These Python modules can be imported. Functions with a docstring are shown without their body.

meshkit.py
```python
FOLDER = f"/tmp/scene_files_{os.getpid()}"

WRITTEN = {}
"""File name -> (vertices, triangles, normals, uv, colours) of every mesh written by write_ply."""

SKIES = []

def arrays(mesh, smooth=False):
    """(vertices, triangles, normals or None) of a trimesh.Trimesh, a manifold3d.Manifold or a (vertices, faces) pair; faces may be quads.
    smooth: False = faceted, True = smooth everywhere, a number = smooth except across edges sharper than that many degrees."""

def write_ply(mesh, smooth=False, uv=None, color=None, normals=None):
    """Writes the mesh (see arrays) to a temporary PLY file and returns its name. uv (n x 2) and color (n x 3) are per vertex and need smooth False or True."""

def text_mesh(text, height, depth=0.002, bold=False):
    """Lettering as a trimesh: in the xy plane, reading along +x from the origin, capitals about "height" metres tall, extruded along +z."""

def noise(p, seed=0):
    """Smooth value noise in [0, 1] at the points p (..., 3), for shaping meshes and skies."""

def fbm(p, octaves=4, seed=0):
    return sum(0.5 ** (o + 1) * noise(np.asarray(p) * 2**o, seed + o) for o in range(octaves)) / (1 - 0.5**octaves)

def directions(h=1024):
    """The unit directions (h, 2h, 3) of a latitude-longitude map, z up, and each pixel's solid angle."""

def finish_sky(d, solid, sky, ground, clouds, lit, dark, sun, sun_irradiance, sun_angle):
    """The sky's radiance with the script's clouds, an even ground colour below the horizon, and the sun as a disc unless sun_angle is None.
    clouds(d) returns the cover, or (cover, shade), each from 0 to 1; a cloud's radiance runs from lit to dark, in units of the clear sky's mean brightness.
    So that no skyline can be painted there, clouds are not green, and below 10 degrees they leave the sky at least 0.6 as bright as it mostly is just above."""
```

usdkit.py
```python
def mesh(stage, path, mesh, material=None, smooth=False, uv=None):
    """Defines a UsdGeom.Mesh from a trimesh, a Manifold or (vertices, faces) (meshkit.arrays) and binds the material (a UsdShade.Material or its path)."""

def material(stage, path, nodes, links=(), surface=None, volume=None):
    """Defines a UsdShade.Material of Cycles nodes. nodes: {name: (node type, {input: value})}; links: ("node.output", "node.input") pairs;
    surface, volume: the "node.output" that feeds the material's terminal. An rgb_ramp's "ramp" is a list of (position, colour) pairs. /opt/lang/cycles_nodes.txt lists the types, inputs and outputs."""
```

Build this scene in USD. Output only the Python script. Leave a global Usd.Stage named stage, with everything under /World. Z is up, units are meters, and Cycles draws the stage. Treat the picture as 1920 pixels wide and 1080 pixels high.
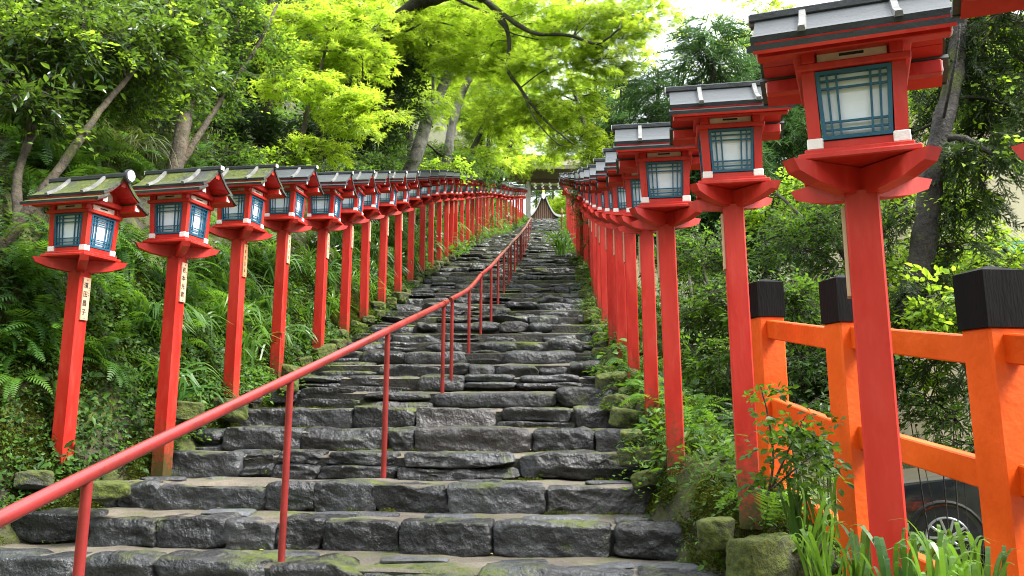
import math, random, numpy as np, trimesh, usdkit, meshkit
from pxr import Usd, UsdGeom, UsdLux, UsdShade, Gf, Sdf, Vt
from scipy.spatial.transform import Rotation as Rot

stage = Usd.Stage.CreateInMemory()
UsdGeom.SetStageUpAxis(stage, UsdGeom.Tokens.z)
UsdGeom.SetStageMetersPerUnit(stage, 1.0)
world = UsdGeom.Xform.Define(stage, '/World')
stage.SetDefaultPrim(world.GetPrim())
UsdGeom.Scope.Define(stage, '/World/Looks')

# ---------------------------------------------------------------- camera, sky, sun, exposure
EYE, PITCH, FPX, VMID, DEPTH = 1.7, math.radians(11.37), 1570.0, 440.0, 1570.0 / 1280.0
cam = UsdGeom.Camera.Define(stage, '/World/camera')
cam.CreateHorizontalApertureAttr(36.0); cam.CreateVerticalApertureAttr(20.25)
cam.CreateFocalLengthAttr(36.0 * FPX / 1920); cam.CreateVerticalApertureOffsetAttr(-(540 - VMID) / 1920 * 36.0); cam.CreateClippingRangeAttr(Gf.Vec2f(0.05, 500))
cam.AddTranslateOp().Set(Gf.Vec3d(0, 0, EYE)); cam.AddRotateXOp().Set(90 + math.degrees(PITCH))
cam.CreateExposureAttr(3.0)
SUN_DIR = np.array([0.60, -0.12, 0.79]); SUN_DIR /= np.linalg.norm(SUN_DIR)      # towards the sun: high, on the right
sun = UsdLux.DistantLight.Define(stage, '/World/sun')
sun.CreateIntensityAttr(0.40); sun.CreateAngleAttr(22.0); sun.CreateNormalizeAttr(True); sun.CreateColorAttr(Gf.Vec3f(1, 0.96, 0.9))
q = Rot.align_vectors([SUN_DIR], [[0, 0, 1]])[0].as_quat()
sun.AddOrientOp().Set(Gf.Quatf(float(q[3]), float(q[0]), float(q[1]), float(q[2])))
dome = UsdLux.DomeLight.Define(stage, '/World/sky')
dome.GetPrim().SetCustomDataByKey('kind', 'structure')
sky_mat = usdkit.material(stage, '/World/Looks/sky_material', {
    's': ('sky_texture', {'sky_type': 'single_scattering', 'sun_disc': False, 'sun_elevation': float(math.asin(SUN_DIR[2])), 'sun_rotation': float(math.atan2(SUN_DIR[0], SUN_DIR[1])), 'air_density': 1.0, 'aerosol_density': 2.0}),
    'tc': ('texture_coordinate', {}),
    'n': ('noise_texture', {'scale': 2.2, 'detail': 5.0}),
    'r': ('rgb_ramp', {'ramp': [(0.3, (2.6, 2.7, 2.85)), (0.7, (4.6, 4.65, 4.7))]}),
    'mx': ('mix_color', {'fac': 0.85, 'use_clamp': False}),
    'b': ('background_shader', {'strength': 0.115})},
    [('tc.generated', 'n.vector'), ('n.fac', 'r.fac'), ('s.color', 'mx.a'), ('r.color', 'mx.b'), ('mx.result', 'b.color')], surface='b.background')
UsdShade.MaterialBindingAPI.Apply(dome.GetPrim()).Bind(sky_mat)

# ---------------------------------------------------------------- helpers
rng = np.random.default_rng(7); random.seed(7)
used = {}

def numbered(path):
    n = used.get(path, 0); used[path] = n + 1
    return path if n == 0 else '%s_%03d' % (path, n)

def tag(p, label=None, cat=None, group=None, kind=None):
    p = p.GetPrim() if hasattr(p, 'GetPrim') else p
    for k, v in (('label', label), ('category', cat), ('group', group), ('kind', kind)):
        if v: p.SetCustomDataByKey(k, v)
    return p

def obj(name, mesh, m, parent='/World', smooth=False, label=None, cat=None, group=None, kind=None):
    parent = str(parent.GetPath()) if hasattr(parent, 'GetPath') else parent
    p = usdkit.mesh(stage, numbered(parent + '/' + name), mesh, m, smooth=smooth).GetPrim()
    return tag(p, label, cat, group, kind)

def thing(name, label=None, cat=None, loc=(0, 0, 0), rz=0.0, group=None, kind=None, scale=None, rot=None):
    x = UsdGeom.Xform.Define(stage, numbered('/World/' + name))
    x.AddTranslateOp().Set(Gf.Vec3d(*map(float, loc)))
    if rot is not None: x.AddRotateXYZOp().Set(Gf.Vec3f(*map(float, rot)))
    else: x.AddRotateZOp().Set(float(rz))
    if scale: x.AddScaleOp().Set(Gf.Vec3f(*([float(scale)] * 3 if np.ndim(scale) == 0 else map(float, scale))))
    return tag(x.GetPrim(), label, cat, group, kind)

def copy_of(cls, name, label, cat, loc, rz=0.0, group=None, scale=None, rot=None, kind=None):
    p = thing(name, label, cat, loc, rz, group, kind, scale, rot)
    p.GetReferences().AddInternalReference(Sdf.Path(cls)); p.SetInstanceable(True)
    return p

stage.CreateClassPrim('/World/prototypes')
def proto(name):
    stage.DefinePrim('/World/prototypes/' + name, 'Xform')
    return '/World/prototypes/' + name

def unit(v): v = np.asarray(v, float); return v / max(np.linalg.norm(v), 1e-12)

def ray(u, v):
    a, b = (u - 960) / FPX, (VMID - v) / FPX
    return np.array([a, math.cos(PITCH) - b * math.sin(PITCH), math.sin(PITCH) + b * math.cos(PITCH)])
def atw(u, v, y): r = ray(u, v); return np.array([0, 0, EYE]) + r * (y / r[1])
def at(u, v, Y): return atw(u, v, Y * DEPTH)

class MB:
    """collects simple solids into one mesh"""
    def __init__(s): s.v, s.f, s.n = [], [], 0
    def add(s, v, f):
        v = np.asarray(v, float); f = np.asarray(f, int)
        if f.shape[1] == 4: f = np.vstack([f[:, [0, 1, 2]], f[:, [0, 2, 3]]])
        s.v.append(v); s.f.append(f + s.n); s.n += len(v); return s
    def mesh(s, m): return s.add(m.vertices, m.faces)
    def box(s, c, d, ch=0.0, R=None):
        h = np.asarray(d, float) / 2; ch = min(ch, h.min() * .9)
        if ch <= 0:
            p = np.array([[x, y, z] for x in (-1, 1) for y in (-1, 1) for z in (-1, 1)], float) * h
        else:
            p = []
            for i in range(3):
                for sx in (-1, 1):
                    for sy in (-1, 1):
                        for sz in (-1, 1):
                            q = np.array([sx, sy, sz], float) * (h - ch); q[i] = (sx, sy, sz)[i] * h[i]; p.append(q)
            p = np.array(p)
        hull = trimesh.convex.convex_hull(p)
        v = hull.vertices if R is None else hull.vertices @ np.asarray(R).T
        return s.add(v + np.asarray(c, float), hull.faces)
    def bar(s, a, b, w, h, ch=0.0, up=(0, 0, 1)):
        a, b = np.asarray(a, float), np.asarray(b, float); y = unit(b - a); x = unit(np.cross(y, up)); z = np.cross(x, y)
        return s.box((a + b) / 2, (w, np.linalg.norm(b - a), h), ch, np.stack([x, y, z], 1))
    def hull(s, pts): h = trimesh.convex.convex_hull(np.asarray(pts, float)); return s.add(h.vertices, h.faces)
    def tube(s, pts, r, sides=8, caps=True):
        pts = np.asarray(pts, float); n = len(pts); r = np.broadcast_to(np.asarray(r, float), n)
        t = np.gradient(pts, axis=0); t /= np.linalg.norm(t, axis=1, keepdims=True) + 1e-12
        u = unit(np.cross(t[0], [0.3, 0.2, 1] if abs(t[0][2]) < .9 else [1, 0, 0])); ang = np.arange(sides) * 2 * np.pi / sides
        V = []
        for i in range(n):
            u = unit(u - t[i] * (u @ t[i])); w = np.cross(t[i], u)
            V.append(pts[i] + r[i] * (np.cos(ang)[:, None] * u + np.sin(ang)[:, None] * w))
        V = np.vstack(V); F = []
        for i in range(n - 1):
            for k in range(sides):
                a, b = i * sides + k, i * sides + (k + 1) % sides
                F += [[a, b, b + sides], [a, b + sides, a + sides]]
        if caps:
            V = np.vstack([V, pts[:1], pts[-1:]]); m = n * sides
            for k in range(sides):
                F += [[m, (k + 1) % sides, k], [m + 1, (n - 1) * sides + k, (n - 1) * sides + (k + 1) % sides]]
        return s.add(V, F)
    def out(s): return (np.vstack(s.v), np.vstack(s.f))

def smooth_path(P, n=4):
    """Catmull-Rom through points (any dimension)"""
    P = np.asarray(P, float)
    if len(P) < 3: return np.array([P[0] + (P[-1] - P[0]) * k / n for k in range(n + 1)])
    Q = np.vstack([2 * P[0] - P[1], P, 2 * P[-1] - P[-2]]); out = []
    for i in range(1, len(Q) - 2):
        for k in range(n):
            t = k / n; a, b, c, d = Q[i - 1:i + 3]
            out.append(.5 * (2 * b + (c - a) * t + (2 * a - 5 * b + 4 * c - d) * t * t + (3 * b - a - 3 * c + d) * t ** 3))
    return np.vstack([out, P[-1:]])

def scatter(parent, name, protos, pos, R, scale, idx=None, label=None, cat=None, kind='stuff', group=None):
    """a PointInstancer of the prototype classes"""
    parent = str(parent.GetPath()) if hasattr(parent, 'GetPath') else parent
    path = numbered(parent + '/' + name)
    pi = UsdGeom.PointInstancer.Define(stage, path); targets = []
    for i, c in enumerate(protos):
        x = UsdGeom.Xform.Define(stage, '%s/spray_%03d' % (path, i)); x.GetPrim().GetReferences().AddInternalReference(Sdf.Path(c)); targets.append(x.GetPath())
    pi.CreatePrototypesRel().SetTargets(targets)
    pos = np.asarray(pos, np.float32); n = len(pos)
    if idx is None: idx = rng.integers(0, len(protos), n)
    pi.CreateProtoIndicesAttr(Vt.IntArray.FromNumpy(np.asarray(idx, np.int32)))
    pi.CreatePositionsAttr(Vt.Vec3fArray.FromNumpy(pos))
    qs = R.as_quat()
    pi.CreateOrientationsAttr(Vt.QuathArray([Gf.Quath(float(w), float(x), float(y), float(z)) for x, y, z, w in qs]))
    sc = np.asarray(scale, np.float32)
    if sc.ndim == 1: sc = np.repeat(sc[:, None], 3, 1)
    pi.CreateScalesAttr(Vt.Vec3fArray.FromNumpy(np.ascontiguousarray(sc)))
    return tag(pi.GetPrim(), label, cat, group, kind)

def yaw_tilt(n, tilt=0.3, normals=None):
    """random turn about z, then tipped; or stood on the given normals"""
    yaw = Rot.from_euler('z', rng.uniform(0, 2 * np.pi, n))
    tip = Rot.from_rotvec(np.c_[rng.normal(0, tilt, n), rng.normal(0, tilt, n), np.zeros(n)])
    R = tip * yaw
    if normals is not None:
        ax = np.cross([0, 0, 1], normals); ang = np.arccos(np.clip(normals[:, 2], -1, 1)); l = np.linalg.norm(ax, axis=1, keepdims=True)
        R = Rot.from_rotvec(ax / np.maximum(l, 1e-9) * ang[:, None]) * R
    return R

# ---------------------------------------------------------------- materials
def mat(name, nodes, links, surface): return usdkit.material(stage, '/World/Looks/' + name, nodes, links, surface=surface)

def paint(name, col, rough=0.45, var=0.25, scale=6.0, bump=0.15, spec=0.5, dirt=None, stretch=(1, 1, 1), coat=0.0):
    """painted or weathered surface: tone drifts with a noise in object space, fine bump"""
    c = np.array(col)
    d = np.array(dirt) if dirt is not None else c * (1 - var)
    return mat(name, {
        'tc': ('texture_coordinate', {}), 'mp': ('mapping', {'scale': stretch}), 'oi': ('object_info', {}),
        'off': ('vector_math', {'math_type': 'add'}),
        'n': ('noise_texture', {'scale': scale, 'detail': 5.0, 'roughness': 0.6}),
        'r': ('rgb_ramp', {'ramp': [(0.28, tuple(d)), (0.52, tuple(c)), (0.8, tuple(np.minimum(c * (1 + var), 0.95)))]}),
        'n2': ('noise_texture', {'scale': scale * 9, 'detail': 3.0}),
        'b': ('bump', {'strength': bump, 'distance': 0.01}),
        'rr': ('map_range', {'from_min': 0.3, 'from_max': 0.7, 'to_min': rough * 0.75, 'to_max': min(rough * 1.3, 1)}),
        'p': ('principled_bsdf', {'specular_ior_level': spec, 'coat_weight': coat})},
        [('tc.object', 'mp.vector'), ('mp.vector', 'off.vector1'), ('oi.random', 'off.vector2'), ('off.vector', 'n.vector'), ('off.vector', 'n2.vector'), ('n.fac', 'r.fac'), ('r.color', 'p.base_color'), ('n2.fac', 'b.height'), ('b.normal', 'p.normal'), ('n.fac', 'rr.value'), ('rr.result', 'p.roughness')], 'p.BSDF')

def leaf(name, dark, light, trans, rough=0.4, tf=0.4, scale=0.9, spec=0.5, lo=0.38, hi=0.9):
    """leaves: tone drifts from clump to clump and from spray to spray; light passes through"""
    return mat(name, {
        'g': ('geometry', {}), 'oi': ('object_info', {}),
        'n': ('noise_texture', {'scale': scale, 'detail': 3.0, 'roughness': 0.7}),
        'w': ('math', {'math_type': 'multiply_add', 'value2': 0.5, 'value3': -0.2}),
        'add': ('math', {'math_type': 'add'}),
        'wi': ('math', {'math_type': 'multiply_add', 'value2': 0.3}),
        'r': ('rgb_ramp', {'ramp': [(lo, dark), (hi, light)]}),
        'rt': ('rgb_ramp', {'ramp': [(lo, tuple(np.array(trans) * .45)), (hi, trans)]}),
        'p': ('principled_bsdf', {'roughness': rough, 'specular_ior_level': spec}),
        't': ('translucent_bsdf', {}),
        'm': ('mix_closure', {'fac': tf})},
        [('g.position', 'n.vector'), ('oi.random', 'w.value1'), ('n.fac', 'add.value1'), ('w.value', 'add.value2'), ('g.random_per_island', 'wi.value1'), ('add.value', 'wi.value3'), ('wi.value', 'r.fac'), ('wi.value', 'rt.fac'), ('r.color', 'p.base_color'), ('rt.color', 't.color'), ('p.BSDF', 'm.closure1'), ('t.BSDF', 'm.closure2')], 'm.closure')

def rocky(name, lo, hi, moss=0.5, rough=(0.22, 0.6), bump=0.6, fine=30.0, tint=True):
    return mat(name, {
        'g': ('geometry', {}), 'oi': ('object_info', {}),
        'n': ('noise_texture', {'scale': 4.0, 'detail': 8.0, 'roughness': 0.65}),
        'n2': ('noise_texture', {'scale': fine, 'detail': 6.0, 'roughness': 0.7}),
        'nm': ('noise_texture', {'scale': 2.6, 'detail': 7.0, 'roughness': 0.68}),
        'v': ('voronoi_texture', {'scale': 9.0, 'feature': 'f1', 'detail': 2.0}),
        'r': ('rgb_ramp', {'ramp': [(0.3, lo), (0.55, tuple(.5 * (np.array(lo) + hi))), (0.74, hi)]}),
        'tv': ('map_range', {'from_min': 0.0, 'from_max': 1.0, 'to_min': 0.45 if tint else 1.0, 'to_max': 1.7 if tint else 1.0}),
        'tint': ('mix_color', {'blend_type': 'multiply', 'fac': 1.0, 'use_clamp': False}),
        'brown': ('mix_color', {'b': (0.07, 0.05, 0.042)}),
        'bf': ('map_range', {'from_min': 0.88, 'from_max': 1.0, 'to_min': 0.0, 'to_max': 0.28 if tint else 0.0}),
        'sx': ('separate_xyz', {}),
        'up': ('map_range', {'from_min': -0.5, 'from_max': 1.0, 'to_min': 0.0, 'to_max': 0.16}),
        'ms': ('math', {'math_type': 'add'}),
        'mf': ('map_range', {'from_min': 0.72 - 0.14 * moss, 'from_max': 0.84 - 0.14 * moss, 'to_min': 0.0, 'to_max': 0.9}),
        'mcol': ('rgb_ramp', {'ramp': [(0.3, (0.018, 0.03, 0.006)), (0.7, (0.10, 0.125, 0.012))]}),
        'mix': ('mix_color', {}),
        'rr': ('map_range', {'from_min': 0.35, 'from_max': 0.65, 'to_min': rough[0], 'to_max': rough[1]}),
        'rm': ('mix_float', {'b': 0.9}),
        'hs': ('math', {'math_type': 'multiply_add', 'value2': 0.5}),
        'b': ('bump', {'strength': bump, 'distance': 0.03}),
        'p': ('principled_bsdf', {'specular_ior_level': 0.5})},
        [('g.position', 'n.vector'), ('g.position', 'n2.vector'), ('g.position', 'nm.vector'), ('g.position', 'v.vector'), ('n.fac', 'r.fac'),
         ('oi.random', 'tv.value'), ('r.color', 'tint.a'), ('tv.result', 'tint.b'), ('oi.random', 'bf.value'), ('bf.result', 'brown.fac'), ('tint.result', 'brown.a'),
         ('g.normal', 'sx.vector'), ('sx.z', 'up.value'), ('nm.fac', 'ms.value1'), ('up.result', 'ms.value2'), ('ms.value', 'mf.value'), ('n2.fac', 'mcol.fac'),
         ('mf.result', 'mix.fac'), ('brown.result', 'mix.a'), ('mcol.color', 'mix.b'), ('mix.result', 'p.base_color'),
         ('n2.fac', 'rr.value'), ('rr.result', 'rm.a'), ('mf.result', 'rm.fac'), ('rm.result', 'p.roughness'),
         ('v.distance', 'hs.value1'), ('n2.fac', 'hs.value3'), ('hs.value', 'b.height'), ('b.normal', 'p.normal')], 'p.BSDF')

RED = (0.44, 0.015, 0.010)
M = {}
M['red'] = mat('vermilion_paint', {
    'tc': ('texture_coordinate', {}), 'oi': ('object_info', {}), 'mp': ('mapping', {'scale': (1, 1, .22)}), 'off': ('vector_math', {'math_type': 'add'}), 'of2': ('vector_math', {'math_type': 'add'}),
    'n': ('noise_texture', {'scale': 5.0, 'detail': 6.0, 'roughness': 0.65}), 'st': ('noise_texture', {'scale': 26.0, 'detail': 3.0}), 'ch': ('noise_texture', {'scale': 38.0, 'detail': 5.0, 'roughness': 0.7}),
    'r': ('rgb_ramp', {'ramp': [(0.25, (0.30, 0.010, 0.009)), (0.5, (0.46, 0.017, 0.010)), (0.78, (0.56, 0.036, 0.020))]}),
    'sf': ('map_range', {'from_min': 0.55, 'from_max': 0.8, 'to_min': 0.0, 'to_max': 0.35}), 'sm': ('mix_color', {'b': (0.62, 0.09, 0.06)}),
    'cf': ('map_range', {'from_min': 0.70, 'from_max': 0.74, 'to_min': 0.0, 'to_max': 0.55}), 'cm': ('mix_color', {'b': (0.42, 0.20, 0.15)}),
    'xyz': ('separate_xyz', {}), 'zf': ('map_range', {'from_min': 0.30, 'from_max': -0.15, 'to_min': 0.0, 'to_max': 0.5}), 'zn': ('math', {'math_type': 'add'}), 'zt': ('map_range', {'from_min': 0.62, 'from_max': 0.95, 'to_min': 0.0, 'to_max': 0.85}), 'fm': ('mix_color', {'b': (0.045, 0.04, 0.012)}),
    'b': ('bump', {'strength': 0.2, 'distance': 0.01}), 'rr': ('map_range', {'from_min': 0.3, 'from_max': 0.7, 'to_min': 0.30, 'to_max': 0.6}), 'p': ('principled_bsdf', {})},
    [('tc.object', 'mp.vector'), ('mp.vector', 'off.vector1'), ('oi.random', 'off.vector2'), ('tc.object', 'of2.vector1'), ('oi.random', 'of2.vector2'), ('off.vector', 'n.vector'), ('off.vector', 'st.vector'), ('of2.vector', 'ch.vector'), ('n.fac', 'r.fac'),
     ('st.fac', 'sf.value'), ('sf.result', 'sm.fac'), ('r.color', 'sm.a'), ('ch.fac', 'cf.value'), ('cf.result', 'cm.fac'), ('sm.result', 'cm.a'),
     ('tc.object', 'xyz.vector'), ('xyz.z', 'zf.value'), ('zf.result', 'zn.value1'), ('ch.fac', 'zn.value2'), ('zn.value', 'zt.value'), ('zt.result', 'fm.fac'), ('cm.result', 'fm.a'), ('fm.result', 'p.base_color'),
     ('st.fac', 'b.height'), ('b.normal', 'p.normal'), ('n.fac', 'rr.value'), ('rr.result', 'p.roughness')], 'p.BSDF')
M['teal'] = paint('teal_paint', (0.008, 0.085, 0.15), 0.5, 0.2, 8)
M['paper'] = paint('window_paper', (0.72, 0.80, 0.90), 0.5, 0.06, 12, 0.05)
M['cream'] = paint('bare_cream_wood', (0.56, 0.47, 0.38), 0.6, 0.2, 9, 0.2, dirt=(0.36, 0.28, 0.2))
M['white'] = paint('white_paint', (0.78, 0.76, 0.74), 0.5, 0.08, 12)
M['dark'] = paint('slot_black', (0.012, 0.012, 0.012), 0.7, 0.1, 8)
M['roof'] = paint('lantern_roof_board', (0.045, 0.052, 0.056), 0.38, 0.4, 5, 0.3, stretch=(0.4, 2, 2), dirt=(0.045, 0.055, 0.05))
M['roof_edge'] = paint('lantern_roof_edge', (0.028, 0.032, 0.038), 0.38, 0.3, 6, 0.25)
M['batten'] = paint('lantern_batten', (0.16, 0.16, 0.155), 0.45, 0.35, 10, 0.3, dirt=(0.05, 0.055, 0.05))
M['roof_moss'] = rocky('mossy_roof_board', (0.018, 0.021, 0.02), (0.07, 0.074, 0.062), moss=1.25, rough=(0.4, 0.7), bump=0.5, tint=False)
M['plaque'] = paint('nameplate_wood', (0.50, 0.34, 0.22), 0.55, 0.2, 5, 0.1, stretch=(4, 4, .6))
M['ink'] = paint('brush_ink', (0.012, 0.011, 0.010), 0.6, 0.1, 8)
M['rail'] = paint('handrail_paint', (0.20, 0.020, 0.019), 0.30, 0.25, 5, 0.08, dirt=(0.11, 0.018, 0.014))
M['orange'] = paint('orange_paint', (0.66, 0.088, 0.003), 0.42, 0.22, 4, 0.22, dirt=(0.52, 0.062, 0.003))
M['cap'] = paint('black_cap_paint', (0.0035, 0.0035, 0.004), 0.7, 0.3, 7, 0.25, stretch=(2, 2, .3), spec=0.12)
M['stone'] = rocky('wet_stone', (0.003, 0.0034, 0.0042), (0.050, 0.054, 0.058), 0.50, rough=(0.12, 0.42), bump=1.0, fine=11)
M['slab'] = rocky('tread_slab', (0.02, 0.022, 0.025), (0.10, 0.107, 0.115), 0.1, rough=(0.2, 0.5))
M['mossrock'] = rocky('mossy_rock_skin', (0.012, 0.012, 0.011), (0.06, 0.06, 0.054), 2.1, rough=(0.5, 0.9), bump=0.9)
M['tread'] = rocky('tread_earth', (0.058, 0.050, 0.038), (0.165, 0.142, 0.108), 0.30, rough=(0.5, 0.9), bump=0.5, fine=40, tint=False)
M['riser'] = rocky('dark_joint_earth', (0.008, 0.008, 0.006), (0.045, 0.04, 0.03), 0.65, rough=(0.5, 0.9), bump=0.7, tint=False)
M['soil'] = rocky('mossy_soil', (0.012, 0.010, 0.007), (0.062, 0.048, 0.026), 1.15, rough=(0.7, 1), bump=0.9, fine=22, tint=False)
M['asphalt'] = rocky('asphalt', (0.035, 0.035, 0.036), (0.075, 0.074, 0.072), -2.0, rough=(0.6, 0.9), bump=0.25, fine=90, tint=False)
M['bark'] = rocky('brown_bark', (0.014, 0.010, 0.006), (0.105, 0.08, 0.046), 0.7, rough=(0.6, 0.95), bump=0.8, tint=False)
M['bark_dark'] = rocky('dark_bark', (0.006, 0.005, 0.004), (0.040, 0.031, 0.023), 0.9, rough=(0.6, 0.95), bump=0.9, tint=False)
M['bark_grey'] = rocky('lichen_bark', (0.025, 0.022, 0.018), (0.24, 0.23, 0.20), 0.55, rough=(0.6, 0.95), bump=0.8, tint=False)
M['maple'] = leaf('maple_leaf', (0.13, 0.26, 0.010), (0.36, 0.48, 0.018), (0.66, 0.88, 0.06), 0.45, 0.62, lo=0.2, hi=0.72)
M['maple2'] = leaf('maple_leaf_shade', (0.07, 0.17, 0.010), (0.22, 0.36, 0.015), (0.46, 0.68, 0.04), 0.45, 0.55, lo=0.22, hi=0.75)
M['glossy'] = leaf('glossy_leaf', (0.012, 0.042, 0.008), (0.10, 0.19, 0.018), (0.22, 0.38, 0.03), 0.26, 0.34, spec=0.55)
M['darkleaf'] = leaf('dark_evergreen_leaf', (0.010, 0.030, 0.007), (0.05, 0.115, 0.016), (0.08, 0.18, 0.018), 0.42, 0.26, spec=0.35)
M['midleaf'] = leaf('shrub_leaf', (0.025, 0.07, 0.010), (0.10, 0.20, 0.022), (0.20, 0.40, 0.03), 0.5, 0.42, spec=0.3)
M['freshleaf'] = leaf('fresh_leaf', (0.07, 0.17, 0.012), (0.22, 0.38, 0.025), (0.42, 0.64, 0.04), 0.5, 0.55, spec=0.3, lo=0.25, hi=0.75)
M['cedar'] = leaf('cedar_needle', (0.024, 0.070, 0.020), (0.085, 0.18, 0.050), (0.12, 0.26, 0.06), 0.55, 0.35, spec=0.3)
M['cypress'] = leaf('cypress_needle', (0.009, 0.024, 0.006), (0.045, 0.085, 0.014), (0.08, 0.15, 0.02), 0.6, 0.28, spec=0.25)
M['dead'] = leaf('dead_foliage', (0.05, 0.028, 0.018), (0.14, 0.09, 0.055), (0.1, 0.06, 0.03), 0.7, 0.2)
M['fern'] = leaf('fern_frond', (0.025, 0.085, 0.012), (0.10, 0.23, 0.02), (0.22, 0.44, 0.03), 0.5, 0.45, spec=0.3)
M['strap'] = leaf('strap_leaf', (0.035, 0.10, 0.018), (0.12, 0.24, 0.03), (0.20, 0.40, 0.03), 0.36, 0.4, spec=0.4)
M['grass'] = leaf('dry_grass', (0.045, 0.08, 0.012), (0.19, 0.21, 0.055), (0.24, 0.30, 0.05), 0.55, 0.4)
M['cover'] = leaf('ground_cover_leaf', (0.018, 0.060, 0.008), (0.10, 0.21, 0.02), (0.18, 0.36, 0.02), 0.5, 0.4, scale=1.6, spec=0.3)
M['moss'] = leaf('moss_tuft', (0.022, 0.036, 0.004), (0.115, 0.14, 0.012), (0.12, 0.16, 0.01), 0.8, 0.25, scale=2.2, spec=0.2)
M['petal'] = leaf('white_petal', (0.6, 0.6, 0.62), (0.8, 0.8, 0.82), (0.6, 0.6, 0.6), 0.6, 0.3)
M['litter'] = leaf('fallen_leaf', (0.10, 0.07, 0.02), (0.42, 0.36, 0.06), (0.3, 0.25, 0.04), 0.5, 0.25)

# ---------------------------------------------------------------- the lie of the land (heights above the eye line, then +EYE)
S_Y = [-30, 0.55, 3.6, 4.0, 4.42, 4.84, 5.25, 5.75, 6.3, 7.5, 8.5, 10, 12, 13.75, 16.67, 19.64, 23.5, 26.3, 29.5, 44, 200]
S_Z = [-1.7, -1.7, -.80, -.65, -.50, -.345, -.19, -.05, .10, .50, .86, 1.40, 2.10, 2.70, 3.62, 4.57, 5.78, 6.55, 7.50, 11.97, 11.97]
M_Y = [-30, 0, 1.4, 2.1, 3.07, 4.13, 5.13, 6.2, 7.05, 8.8, 10.5, 13, 16.67, 44, 200]
M_Z = [-1.3, -1.2, -.98, -.86, -.70, -.30, -.06, .24, .50, 1.04, 1.61, 2.44, 3.64, 11.97, 11.97]
XL_Y = [-30, 0, 4.2, 4.9, 5.9, 7.5, 10, 13, 16, 18, 21, 23.5, 25, 26.5, 28.5, 31, 34, 38, 44, 60, 200]
XL_X = [-3.55, -3.45, -3.05, -2.52, -2.31, -2.13, -1.91, -1.72, -1.46, -1.33, -1.1, -.95, -.62, -.42, -.23, .05, .32, .66, .85, 0, 0]
XR_Y = [-30, 0, 2.85, 3.0, 3.31, 3.39, 4.1, 5.1, 6.2, 8.8, 10.5, 13, 17, 21.7, 26, 44, 60, 200]
XR_X = [1.1, 1.05, 1.05, 1.42, 1.42, 1.0, .86, .92, .99, 1.10, 1.22, 1.43, 1.54, 1.8, 2.15, 3.5, 5, 5]
for _l in (S_Y, M_Y, XL_Y, XR_Y): _l[:] = [v * DEPTH for v in _l]
def S(y): return np.interp(y, S_Y, S_Z)
def Mnd(y): return np.interp(y, M_Y, M_Z)
def XL(y): return np.interp(y, XL_Y, XL_X)
def XR(y): return np.interp(y, XR_Y, XR_X)

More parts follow.
